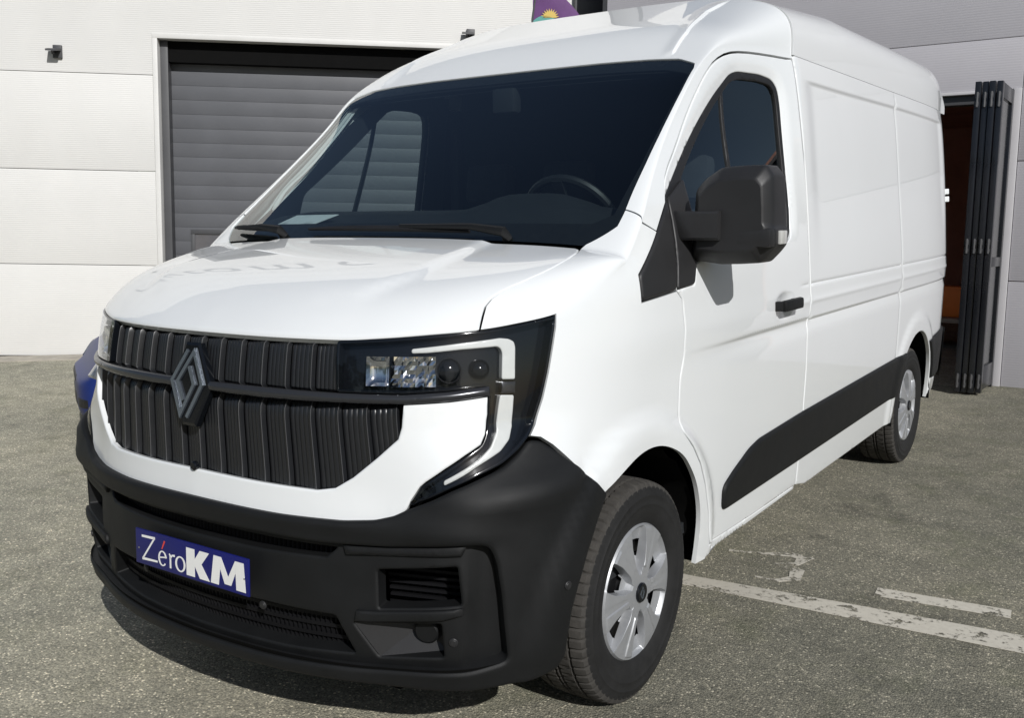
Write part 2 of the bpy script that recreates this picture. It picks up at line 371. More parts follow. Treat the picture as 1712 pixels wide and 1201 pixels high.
def disc(mb, T, r, h, n=20, mi=0, bev=.0):
    prof = [(r, 0), (r, h-bev), (r-bev, h)] if bev else [(r, 0), (r, h)]
    V = []; F = []
    for rr, z in prof:
        for k in range(n): t = 2*math.pi*k/n; V.append(tuple(T @ Vector((rr*math.cos(t), rr*math.sin(t), z))))
    for i in range(len(prof)-1):
        for k in range(n): F.append((i*n+k, i*n+(k+1) % n, (i+1)*n+(k+1) % n, (i+1)*n+k))
    F.append(tuple(range((len(prof)-1)*n, len(prof)*n))); mb.add(V, F, mi)
def ribbon(mb, pts, w, T, h, mi=0, closed=False):
    """flat stroke of width w (scalar or list) along a 2D polyline, raised to height h"""
    P = [np.array(p, float) for p in pts]; n = len(P); ws = w if isinstance(w, (list, tuple)) else [w]*n; L = []; Rr = []
    for i in range(n):
        a = P[i-1] if (i > 0 or closed) else P[i]; c = P[(i+1) % n] if (i < n-1 or closed) else P[i]
        d1 = P[i]-a; d2 = c-P[i]; l1, l2 = np.linalg.norm(d1), np.linalg.norm(d2)
        d1 = d1/l1 if l1 > 1e-9 else d2/l2; d2 = d2/l2 if l2 > 1e-9 else d1
        t = d1+d2; t /= np.linalg.norm(t)+1e-12; nn = np.array([-t[1], t[0]]); k = 1/max(.45, float(nn@np.array([-d1[1], d1[0]])))
        L.append(P[i]+nn*ws[i]*.5*k); Rr.append(P[i]-nn*ws[i]*.5*k)
    V = []
    for z in (0, h): V += [tuple(T @ Vector((*p, z))) for p in L]+[tuple(T @ Vector((*p, z))) for p in Rr]
    F = []; m = n if closed else n-1
    for i in range(m):
        j = (i+1) % n
        F += [(2*n+i, 3*n+i, 3*n+j, 2*n+j), (i, 2*n+i, 2*n+j, j), (3*n+i, n+i, n+j, 3*n+j)]
    if not closed: F += [(0, n, 3*n, 2*n), (n-1, 3*n-1, 4*n-1, 2*n-1)]
    mb.add(V, F, mi)

# ------------------------------------------------------------------ the van
van = empty('panel_van', (0, 0, 0))
tag(van, 'white panel van with black plastic bumper and a blue plate reading ZéroKM', 'van')
LAMP = [(.511, 1.2265), (.643, 1.2335), (.784, 1.2435), (.912, 1.250), (1.018, 1.260), (1.165, 1.277), (1.159, 1.245), (1.143, 1.193), (1.121, 1.125), (1.095, 1.057), (1.06, .99), (1.035, .963), (.992, .933), (.941, .904), (.876, .880), (.811, .853), (.757, .825), (.698, .799), (.707, .813), (.733, .849), (.749, .862), (.801, .897), (.855, .930), (.899, .954), (.916, .981), (.929, 1.031), (.932, 1.103), (.828, 1.096), (.702, 1.090), (.515, 1.091)]
SEAM_UP = [(1.833, 1.610), (1.850, 1.641), (1.882, 1.684), (2.001, 1.774), (2.115, 1.880), (2.225, 1.983), (2.301, 2.053), (2.376, 2.103), (2.475, 2.140), (2.595, 2.158), (2.790, 2.168), (3.008, 2.172)]
SEAM_UP = [SEAM_UP[0]]+sum([[(.75*a[0]+.25*b[0], .75*a[1]+.25*b[1]), (.25*a[0]+.75*b[0], .25*a[1]+.75*b[1])] for a, b in zip(SEAM_UP[:-1], SEAM_UP[1:])], [])+[SEAM_UP[-1]]
SEAM_LO = [(1.765, 1.305), (1.801, 1.277), (1.812, 1.18), (1.815, 1.081), (1.797, 1.02), (1.793, .98), (1.793, .90), (1.803, .838), (1.877, .774), (1.940, .702), (1.992, .614), (2.042, .496), (2.065, .410), (2.080, .372)]
SAIL_UP = [(1.545, 1.368), (1.70, 1.492), (1.835, 1.600)]
BS = [(3.008, 2.172), (3.040, 1.60), (3.053, 1.281), (3.055, 1.097), (3.044, 1.05), (3.044, 1.00), (3.053, .868), (3.050, .726), (3.056, .505), (3.065, .352)]
ZSILL = .325
def arch(yc, r0, a0, a1, n=26, zc=HZ, e=1.0):
    return [(float(s_of_y(yc+r0*e*math.cos(t))), zc+r0*math.sin(t)) for t in np.linspace(R(a0), R(a1), n)]
def chaikin(P, n=2):
    for _ in range(n):
        Q = [P[0]]
        for a, b in zip(P[:-1], P[1:]): Q += [(.75*a[0]+.25*b[0], .75*a[1]+.25*b[1]), (.25*a[0]+.75*b[0], .25*a[1]+.75*b[1])]
        P = Q+[P[-1]]
    return P
ARCH_F = chaikin([(1.972, .330), (1.978, .42), (1.976, .492), (1.957, .56), (1.919, .640), (1.869, .703), (1.809, .762), (1.727, .803), (1.646, .827), (1.563, .833), (1.485, .824), (1.403, .802), (1.334, .781), (1.277, .766)])            # from behind the tyre over the top to the bumper
ARCH_R = arch(WB, .470, -2, 182, 34, .345)
sj = np.linspace(1.168, SH, 16); bj = np.linspace(0, .084, 6); si = np.linspace(1.125, SH, 18); ai = AI(si)
cdp = lambda b: [(float(s_of_y(y)), float(z)) for y, z in CD(np.asarray(b, float))]
wing_out = None
def wing(sg):
    wp = [(float(s), float(ZB(s))) for s in sj] + cdp(bj)[1:] + dens([cdp([.084])[0], (1.70, 1.494)], .03, closed=False)[1:]
    wp += dens([(1.70, 1.494), (1.545, 1.370), (1.5485, 1.283), (1.7635, 1.303)], .03, closed=False)[1:]
    wp += dens([(s-.0048, z) for s, z in SEAM_LO], .03, closed=False)[1:]
    wp += dens([(2.077, .368), (2.050, ZSILL), ARCH_F[0]], .03, closed=False)[1:]
    wp += ARCH_F[1:]
    bt = [(1.220, .819), (1.164, .874), (1.105, .932), (1.071, .957), (1.040, .964), (1.064, .989), (1.099, 1.056), (1.125, 1.124), (1.147, 1.192), (1.163, 1.245), (1.168, float(ZB(1.168)))]
    wp += dens([ARCH_F[-1]]+bt, .03, closed=False)[1:-1]
    hp = dens([(.914, .0), (1.04, 0.), (1.168, 0.)], .03, (1, .6), False)[:-1] + [(float(s), 0.) for s in sj]
    hp += [(float(s), 1.) for s in si[::-1][1:]]
    hseam = [(1.125, 1.0), (1.140, .817), (1.128, .615), (1.087, .444), (1.051, .357), (1.007, .280), (.964, .225), (.934, .178), (.917, .143), (.908, .101), (.911, .056), (.914, .0)]
    hp += dens(hseam, .03, (1, .5), False)[1:-1]
    up = [(float(a), 0.) for a in ai] + [(1., float(b)) for b in bj[1:]] + dens([(1., .084), (.935, .097), (.767, .114), (.756, .091), (.746, .069), (.623, .012), (float(ai[0]), 0.)], .03, (1.2, 1.5), False)[1:-1]
    jw = lambda p, q: not ((p < SH+.001 and p > 1.17 and abs(q-float(ZB(p))) < .004) or (q > 1.412 and abs(p-float(np.interp(q, [v[1] for v in cdp(bj)], [v[0] for v in cdp(bj)]))) < .004))
    jh = lambda p, q: (.003 < q < .997) or (q < .003 and p < 1.165)
    ju = lambda p, q: q > .002 and p < .999
    k = dict(raw=True, bev=0, thick=.016, sgn=sg, res=.03)
    return patches('front_wing', [(W, wp, dict(rimf=jw, **k)), (H, hp, dict(rimf=jh, sc=(1, .5), **k)), (U, up, dict(rimf=ju, sc=(1.2, 1.5), **k))], M_WHITE, van)
for sg in (1, -1): wing(sg)
# ---- bonnet with its raised centre
def hood_off(p, q):
    a = np.abs(p); line = np.interp(q, [0, .124, .184, .356, .645, 1.0], [.10, .30, .50, .592, .590, .565])
    return .010*(1-sst(-.035, .030, a-line))*sst(.08, .30, q)
hoodp = [(.0, .0), (.3, 0), (.6, 0), (.9, 0.), (.9085, .003), (.9045, .056), (.9015, .101), (.910, .143), (.927, .178), (.957, .225), (1.000, .280), (1.044, .357), (1.080, .444), (1.118, .615), (1.130, .80), (1.118, .95), (1.09, .985), (.85, .988), (.49, .975), (.30, .985), (0, .985)]
patch('bonnet', Hs, mirror_poly(hoodp), mat=M_WHITE, parent=van, res=.025, sc=(1, .6), bev=.006, thick=.02, offf=hood_off)
# ---- cab frame: windscreen surround, pillars and the domed roof front
WS = [(0, .0125), (.3, .0125), (.619, .014), (.700, .042), (.742, .069), (.752, .091), (.82, .266), (.850, .37), (.864, .447), (.872, .55), (.868, .638), (.835, .658), (.731, .670), (.642, .682), (.45, .689), (.25, .692), (0, .692)]
bq = np.linspace(.088, 1, 46)
frm = [(1., float(b)) for b in bq] + [(float(a), 1.) for a in np.linspace(1, -1, 60)[1:-1]] + [(-1., float(b)) for b in bq[::-1]]
gl = [(p+.004*(p > .6), q+(.003 if q > .6 else 0)) for p, q in WS if q > .08]
side_l = dens([(-1., .088), (-.935, .101), (-.767, .118)] + [(-p, q) for p, q in gl[1:]], .03, (1.2, 1.5), False)[1:]
side_r = [(-p, q) for p, q in side_l[::-1]]
frm += side_l[:-1] + side_r
RIDGE = lambda q: np.interp(q, [.69, .787, .86, .915, .985, 1.0], [.585, .53, .455, .392, .36, .355])
def dome_off(p, q):   # crisp bead running up the dome from the windscreen corner
    d = (np.abs(p)-RIDGE(q))*1.3; w_ = sst(.700, .715, q)*(1-sst(.95, 1.0, q))
    return w_*(.007*(1-sst(-.004, .006, d))*sst(-.10, -.004, d)-.003*np.exp(-((d-.010)/.004)**2))
RP = [(sg*(float(RIDGE(b))+k), float(b)) for b in np.linspace(.70, .995, 50) for k in (-.03, -.014, -.006, -.003, 0, .003, .006, .009, .013, .02) for sg in (1, -1)]
jf = lambda p, q: abs(p) < .999 and q < .999
cab_list = [(Us, frm, dict(raw=True, res=.025, sc=(1.2, 1.5), bev=0, thick=.006, rimf=jf, offf=dome_off, pts_in=RP))]
st_w = cdp(bq) + dens([(s, z+.0045) if s > 2.3 else (s-.004, z+.003) for s, z in SEAM_UP[::-1]], .03, closed=False) + dens([(1.835, 1.604), (1.702, 1.498)], .03, closed=False)[1:]
for sg in (1, -1):
    cab_list.append((W, st_w, dict(raw=True, res=.02, bev=0, thick=.02, sgn=sg, rimf=lambda p, q: q < float(np.interp(p, [v[0] for v in cdp(bq)], [v[1] for v in cdp(bq)]))-.002)))
patches('cab_frame', cab_list, M_WHITE, van)
# ---- windscreen
patch('windscreen', Us, mirror_poly([(p+(.010 if p > .6 else 0), q+(.0065 if q > .6 else -.004 if q < .05 else 0)) for p, q in WS]), mat=M_GLASS, parent=van, cn=True, res=.04, sc=(1.2, 1.5), bev=0, rim=False, off=-.004)
wsb = mirror_poly([(p+(.012 if p > .6 else 0), q+(.007 if q > .6 else 0)) for p, q in WS]); wsi = mirror_poly([(0, .075), (.3, .075), (.60, .078), (.700, .110), (.775, .27), (.815, .42), (.826, .54), (.820, .625), (.60, .650), (.25, .660), (0, .660)])
patch('windscreen_border', Us, wsb, [wsi], mat=M_SEAL, parent=van, res=.04, sc=(1.2, 1.5), bev=0, rim=False, off=-.009)
patch('header_trim', Us, mirror_poly([(0, .655), (.4, .652), (.75, .640), (.88, .63), (.88, .66), (.75, .680), (.64, .690), (.3, .700), (0, .700)]), mat=M_SEAL, parent=van, res=.06, sc=(1.2, 1.5), bev=0, rim=False, off=-.016)
patch('scuttle', Us, mirror_poly([(0, -.03), (.60, -.03), (.70, .02), (.74, .06), (.70, .065), (0, .055)]), mat=M_BLACK, parent=van, res=.04, sc=(1.2, 1.5), bev=.004, thick=.03, off=-.030)
# ---- rest of the roof and the load sides
yr = np.linspace(1.424, 4.66, 80)
roofp = [(1., float(y)) for y in yr] + [(float(a), 4.66) for a in np.linspace(1, -1, 60)[1:-1]] + [(-1., float(y)) for y in yr[::-1]] + [(float(a), 1.424) for a in np.linspace(-1, 1, 60)[1:-1]]
def roof_off(p, q):
    a = np.abs(p); o = 0*a
    for c in (.10, .22, .34): o = o-.008*np.exp(-((a-c)/.014)**2)*sst(1.55, 1.75, q)*(1-sst(4.2, 4.4, q))
    return o
patch('roof', RFs, roofp, mat=M_WHITE, parent=van, raw=True, res=.04, sc=(1.1, 1), bev=0, thick=.01, offf=roof_off, smooth=40)
SR = float(s_of_y(4.60))
def side_off(p, q):
    y = p-1.585; o = 0*p
    # raised upper panel edge, waist groove, sealed joint behind the load door
    zc = 2.099+.012*sst(1.6, 3.4, y)
    o = o-.007*np.exp(-((q-1.243)/.005)**2)-.012*(1-sst(1.094, 1.100, q))*sst(1.035, 1.094, q)+.004*np.exp(-((q-1.172)/.010)**2)
    o = o-.0022*np.exp(-((y-3.075)/.006)**2)
    inset = sst(1.50, 1.66, y)*(1-sst(4.22, 4.36, y))*sst(1.26, 1.75, q)*(1-sst(-.012, .003, q-zc))
    return o-.011*inset
sidep = [(s+.0038, z) for s, z in BS] + [(s, z) for s, z in [(3.20, .325), (4.64, .333)]]
cut = [p for p in ARCH_R if p[0] < 5.17+.48]
sidep += [(p[0], p[1]) for p in ARCH_R[::-1]] + [(5.66, .42), (5.80, .44), (5.93, .66), (SR, .70)]
sidep += [(SR, z) for z in np.linspace(.74, 2.190, 40)] + [(s, 2.190) for s in np.linspace(SR, 3.012, 90)[1:]]
for sg in (1, -1):
    patch('load_side', W, sidep, mat=M_WHITE, parent=van, res=.028, bev=.004, thick=.02, sgn=sg, offf=side_off, smooth=40, rows=(1.05, 1.07, 1.085, 1.094, 1.097, 1.100, 1.104, 1.158, 1.165, 1.172, 1.179, 1.186, 1.228, 1.234, 1.2385, 1.243, 1.2475, 1.252, 2.084, 2.090, 2.096, 2.101, 2.106, 2.111, 2.117), cols=(4.648, 4.655, 4.660, 4.665, 4.672))
# rear end, closed
rs = np.linspace(SR, SMAX, 24); rz = np.linspace(.55, 2.19, 20); V, F = gridsheet(W, rs, np.repeat(rz[None], 24, 0), np.zeros((24, 20)))
V2 = V*np.array([-1, 1, 1]); n_ = len(V)
mesh('rear_doors', list(V)+list(V2), list(F)+[tuple(i+n_ for i in f[::-1]) for f in F], van, M_WHITE, True)
# ---- cab doors
WIN = rnd([(1.838, 1.604), (2.365, 1.982), (2.492, 2.066), (2.555, 2.083), (2.732, 2.089), (2.832, 2.079), (2.874, 2.045), (2.884, 1.974), (2.872, 1.55), (2.855, 1.455), (2.80, 1.428), (1.925, 1.392), (1.893, 1.317), (1.768, 1.307)], .03, keep=(0, 12, 13))
def inset_poly(P, d):
    P = np.array(P); n = len(P); t = np.roll(P, -1, 0)-np.roll(P, 1, 0); nn = np.stack([t[:, 1], -t[:, 0]], 1); nn /= np.linalg.norm(nn, axis=1, keepdims=True)+1e-9
    ar = .5*np.sum(P[:, 0]*np.roll(P[:, 1], -1)-np.roll(P[:, 0], -1)*P[:, 1]); return [tuple(p) for p in P-nn*d*(1 if ar > 0 else -1)]
door_out = [(s+.0045, z) for s, z in SEAM_LO] + [(2.15, .362), (2.56, .353), (3.05, .352)] + [(s-.0042, z) for s, z in BS[::-1][1:]] + [(s+.002, z-.0035) for s, z in SEAM_UP[::-1][1:]]
def door_off(p, q):
    o = -.0045*np.exp(-((q-1.243)/.0045)**2)*sst(2.90, 3.0, p)-.010*sst(1.75, 2.6, p)*(1-sst(1.088, 1.102, q))*sst(1.02, 1.088, q)+.004*np.exp(-((q-1.172)/.010)**2)*sst(2.85, 3.05, p)
    b = bdist(np.stack([p, q], 1), [np.array(WIN)])*np.where(inside(np.stack([p, q], 1), [np.array(WIN)]), 0, 1)
    # raised frame round the side window
    o = o-.010*(1-sst(.0, .045, b))*sst(1.42, 1.50, q)
    # small handle bowl
    o = o-.016*np.exp(-(((p-2.735)/.075)**2+((q-1.185)/.040)**2)**2)
    return o
for sg in (1, -1):
    d = patch('cab_door', W, door_out, [], mat=M_WHITE, parent=van, res=.026, bev=.004, thick=.02, sgn=sg, offf=door_off) if False else patch('cab_door', W, rnd(door_out, .012), [WIN], mat=M_WHITE, parent=van, res=.024, bev=.004, thick=.025, sgn=sg, offf=door_off, rows=(1.05, 1.07, 1.083, 1.090, 1.095, 1.099, 1.104, 1.158, 1.165, 1.172, 1.179, 1.186, 1.228, 1.234, 1.2385, 1.243, 1.2475, 1.252))
    wi = inset_poly(WIN, .022)
    sealo = inset_poly(WIN, .001)
    glass_p = [p for p in WIN]
    # seal ring, pane, divider
    GI = rnd([(1.985, 1.665), (2.372, 1.952), (2.495, 2.038), (2.56, 2.055), (2.728, 2.061), (2.815, 2.054), (2.846, 2.028), (2.856, 1.97), (2.845, 1.56), (2.83, 1.475), (2.78, 1.452), (1.985, 1.435)], .025)
    patch('window_seal', W, sealo, [GI], mat=M_SEAL, parent=d, res=.03, bev=.003, thick=.02, off=-.012, sgn=sg)
    DV = [(2.352, 1.95), (2.376, 1.968), (2.366, 1.445), (2.342, 1.445)]
    patch('window_pane', W, GI, mat=M_SGLASS, parent=d, cn=True, res=.05, bev=0, rim=False, off=-.022, sgn=sg)
    patch('window_divider', W, [(2.420, 1.985), (2.442, 2.000), (2.366, 1.445), (2.340, 1.445)], mat=M_SEAL, parent=d, res=.04, bev=.002, thick=.01, off=-.016, sgn=sg)
    # handle
    T = plate_on(W, 2.735, 1.183, 0., sg); mb = MB(); mb.bbox((-.100, -.023, .016), (.105, .023, .044), .012, 0, T); mb.bbox((-.115, -.019, -.02), (-.075, .019, .03), .006, 0, T); mb.bbox((.075, -.017, -.02), (.110, .017, .03), .006, 0, T)
    h = mb.build('door_handle', M_BLACK, d, 40); recalc(h)
    # sail panels
    patch('mirror_sail', W, rnd([(1.838, 1.597), (1.768, 1.309), (1.890, 1.320), (1.922, 1.395), (1.972, 1.55), (1.978, 1.665)], .012, keep=(0,)), mat=M_TRIM, parent=d, res=.025, bev=.005, thick=.02, off=.004, sgn=sg)
    patch('wing_sail', W, rnd([(1.8295, 1.594), (1.700, 1.489), (1.549, 1.366), (1.553, 1.290), (1.761, 1.3085)], .014), mat=M_TRIM, parent=van, res=.025, bev=.008, thick=.02, off=.004, sgn=sg)
for sg in (1, -1): patch('sill', W, [(2.052, .326), (2.079, .366), (2.15, .3585), (2.56, .3495), (3.055, .3485), (3.055, .334), (2.5, .328)], mat=M_WHITE, parent=van, res=.03, bev=.003, thick=.03, off=-.003, sgn=sg)
# dark body behind the shut lines, wheel houses and floor
mb = MB(); mb.box((-.90, .50, .36), (.90, 3.10, .50)); mb.box((-.90, 4.06, .42), (.90, 4.55, .55)); mb.box((-.60, -.72, .22), (.60, 4.3, .40)); mb.box((-.78, -.60, .30), (.78, -.45, 1.0)); mb.box((-.60, -.45, .35), (.60, .5, 1.05))
mb.build('underbody', M_GAP, van)
for sg in (1, -1):
    inner = [(1.63, 1.25), (1.63, .80), (1.75, .86), (1.95, .70), (2.08, .40), (4.66, .40), (4.70, .85), (5.17, .95), (5.68, .85), (5.70, .5), (SR-.02, .75), (SR-.02, 2.1), (3.0, 2.1), (3.0, 1.3), (2.2, 1.27)]
    patch('inner_skin', W, inner, mat=M_GAP, parent=van, res=.08, bev=0, rim=False, off=-.045, sgn=sg)
# wheel arch liners
def liner(yc, r, x0, x1, sg):
    V = []; F = []; n = 28; A = np.linspace(R(-3), R(184), n)
    for a in A:
        rr = r*(1+.012*math.sin(a*23))
        for x in (x0, x1-.10, x1): V.append((sg*x, yc+rr*math.cos(a), .345+rr*math.sin(a)))
    for i in range(n-1):
        for j in range(2): F.append((i*3+j, i*3+j+1, i*3+4+j, i*3+3+j))
    b = len(V); V += [(sg*x0, yc, .345)]
    for i in range(n-1): F.append((b, i*3, i*3+3))
    mesh('wheel_arch_liner', V, F, van, M_GAP, 40)
for sg in (1, -1):
    liner(-.04, .478, .62, .985, sg); liner(WB, .490, .62, 1.005, sg)
# ---- sill cladding along the sides
CLAD = rnd([(2.199, .463), (2.186, .557), (2.273, .600), (2.420, .655), (2.522, .674), (3.0, .690), (3.8, .704), (4.622, .717), (4.880, .722), (4.800, .660), (4.738, .570), (4.712, .486), (4.2, .482), (3.0, .470)], .03)
for sg in (1, -1):
    patch('sill_cladding', W, CLAD, mat=M_BLACK, parent=van, res=.03, bev=.012, thick=.02, off=.014, sgn=sg)
    patch('sill_cladding', W, rnd([(5.640, .46), (5.615, .545), (5.560, .635), (5.475, .722), (5.70, .738), (SR, .755), (SR, .45), (5.80, .44)], .012), mat=M_BLACK, parent=van, res=.03, bev=.01, thick=.02, off=.014, sgn=sg)
    patch('rear_corner', W, [(5.655, .35), (5.66, .49), (5.80, .43), (5.93, .44), (5.90, .36), (5.75, .32)], mat=M_WHITE, parent=van, res=.03, bev=.006, thick=.03, off=.004, sgn=sg)
rbp = [(SR+.004, .42), (SR+.004, .745), (SMAX, .745), (SMAX, .42)]
V, F = gridsheet(W, np.linspace(SR, SMAX, 20), np.repeat(np.linspace(.40, .74, 5)[None], 20, 0), np.full((20, 5), .03)); V2 = V*np.array([-1, 1, 1])
mesh('rear_bumper', list(V)+list(V2), list(F)+[tuple(i+len(V) for i in f[::-1]) for f in F], van, M_BLACK, True)
for sg in (1, -1):
    for z in (1.615, 1.665): 
        T = plate_on(W, s_of_y(4.545), z, 0, sg); recalc(MB().bbox((-.03, -.018, -.005), (.05, .018, .022), .004, 0, T).build('rear_hinge', M_WHITE, van, 40))
    T = plate_on(W, SMAX-.80, 1.0, 0, sg); recalc(MB().bbox((-.02, -.35, -.01), (.09, .30, .012), .01, 0, T).build('tail_lamp', mat('tail_red', (.25, .01, .012), .15, coat=1, var=.05) if sg > 0 else MATS['tail_red'], van, 40))

# ------------------------------------------------------------------ front end
LP = rnd(LAMP, .012, keep=(5,))
GRL = [(0, .826), (.246, .822), (.440, .820), (.495, .830), (.549, .862), (.622, .919), (.685, .972), (.697, 1.004), (.704, 1.0625)]
fp = [(.7045, 1.062), (.828, 1.068), (.929, 1.077), (.926, 1.031), (.913, .981), (.896, .956), (.852, .9325), (.798, .8995), (.746, .8645), (.730, .851), (.704, .815), (.692, .790), (.655, .755), (.609, .738), (.521, .730), (.331, .728), (.0, .730)]
poly = fp + [(-p, q) for p, q in fp[::-1][1:]] + [(-p, q) for p, q in GRL[::-1][1:]] + GRL[1:-1]
poly = fp + [(-p, q) for p, q in fp[::-1][1:]] + [(-p, q) for p, q in GRL[::-1]][1:-1] + GRL[:-1]
patch('front_panel', Ws, poly, mat=M_WHITE, parent=van, res=.025, bev=.005, thick=.012)
# ---- grille: dark back, overlapping upright fins, bar
grille = patch('grille', Ws, mirror_poly([(0, .80), (.46, .80), (.56, .83), (.72, .96), (.73, 1.10), (.56, 1.10), (.53, 1.235), (0, 1.235)]), mat=M_GAP, parent=van, res=.04, bev=0, rim=False, off=-.05)
gb = np.array([(p+(.016 if p > .5 else 0), q) for p, q in GRL])
def fin(s0, s1, zlo, zhi, top):
    w_ = s1-s0; P = s1-np.concatenate([[0, .0035, .0044, .0056], np.linspace(.0080, w_, 42)])[::-1] if w_ > .03 else np.linspace(s0, s1, 46); lo = zlo(np.abs(P)); hi = zhi(np.abs(P)); 
    if (hi-lo).max() < .015: return
    hi = np.maximum(hi, lo+.002); m = 16
    t = np.concatenate([[0, .02, .05], np.linspace(.1, .9, m-6), [.95, .98, 1.0]]); Q = lo[:, None]+(hi-lo)[:, None]*t[None]
    u = (P-s0)/(s1-s0); ramp = -.027+.015*u
    ramp[-1] = -.027; ramp[-2] = -.0125; ramp[-3] = -.011; ramp[-4] = -.0122
    fine = .0030*np.abs(np.sin(np.pi*u*5))**.8-.0030
    o = (ramp+fine*(u < .90))[:, None]-(.016*np.clip((t-.88)/.12, 0, 1)**1.5)[None]-(.010*np.clip((.06-t)/.06, 0, 1)**2)[None]
    V, F = gridsheet(Ws, P, Q, np.broadcast_to(o, Q.shape)); nz = Q.shape[1]-1; npn = Q.shape[0]-1; mesh('fin', V, F, grille, [M_FIN, M_EDGE], 35, [1 if i in (npn-3, npn-2) else 0 for i in range(npn) for j in range(nz)])
pitch = .0835
edges = [-.71+.0] + [k*pitch+.0185 for k in range(-9, 9)]
lo_f = lambda a: np.interp(a, gb[:, 0], gb[:, 1]-.018); 
hi_f = lambda a: np.where(a < .722, 1.0635, lo_f(a))
ks = [k*pitch+.0185 for k in range(-9, 9)]
for a, b in zip(ks[:-1], ks[1:]):
    a_, b_ = max(a, -.722), min(b, .722)
    if b_-a_ > .01: fin(a_, b_, lo_f, hi_f, False)
for a, b in zip(ks[:-1], ks[1:]):
    a_, b_ = max(a, -.511), min(b, .511)
    if b_-a_ > .01: fin(a_, b_, lambda x: 1.0905+0*x, lambda x: 1.2255+0*x, True)
strip = [(0, 1.0655), (.305, 1.0635), (.507, 1.0640), (.707, 1.0645), (.828, 1.0705), (.9335, 1.0795), (.9325, 1.1045), (.828, 1.0950), (.702, 1.0880), (.506, 1.0890), (.304, 1.0915), (0, 1.0915)]
for sg in (1, -1): patch('grille_bar', W, [(max(p, .074), q) for p, q in strip], mat=M_STRIP, parent=van, res=.02, bev=.010, thick=.03, off=.012, sgn=sg)
# ---- emblem
T = plate_on(Ws, 0., 1.077, -.003)
mb = MB(); bk = [(-.030, .121), (.030, .121), (.088, .004), (.088, -.004), (.030, -.121), (-.030, -.121), (-.088, -.004), (-.088, .004)]
bm_T = T
outer = bk; inner = [(x*.90, y*.93) for x, y in bk]
V = [tuple(T @ Vector((x, y, -.012))) for x, y in outer]+[tuple(T @ Vector((x, y, .004))) for x, y in outer]+[tuple(T @ Vector((x, y, .009))) for x, y in inner]; n = 8
F = [(i, (i+1) % n, n+(i+1) % n, n+i) for i in range(n)]+[(n+i, n+(i+1) % n, 2*n+(i+1) % n, 2*n+i) for i in range(n)]+[tuple(range(2*n, 3*n))]
badge = mesh('emblem', V, F, van, M_GLOSS)
cv = lambda u, v: ((u-697)*.00060, -((v-780)-(u-697)*.158)*.00038)
mb = MB(); hgt = T @ Matrix.Translation((0, 0, .0088))
ribbon(mb, [cv(*p) for p in ((657, 905), (608, 752), (722, 535), (790, 790), (690, 1035))], .0115, hgt, .006)
ribbon(mb, [cv(*p) for p in ((676, 520), (566, 745), (641, 1010), (731, 786), (690, 645))], .0115, hgt, .006)
recalc(mb.build('emblem_line', M_LOGO, badge))
T = plate_on(Ws, .0, .835, -.005); mb = MB(); disc(mb, T, .014, .014, 16, 0, .004); recalc(mb.build('front_camera', M_GLOSS, van, 30))
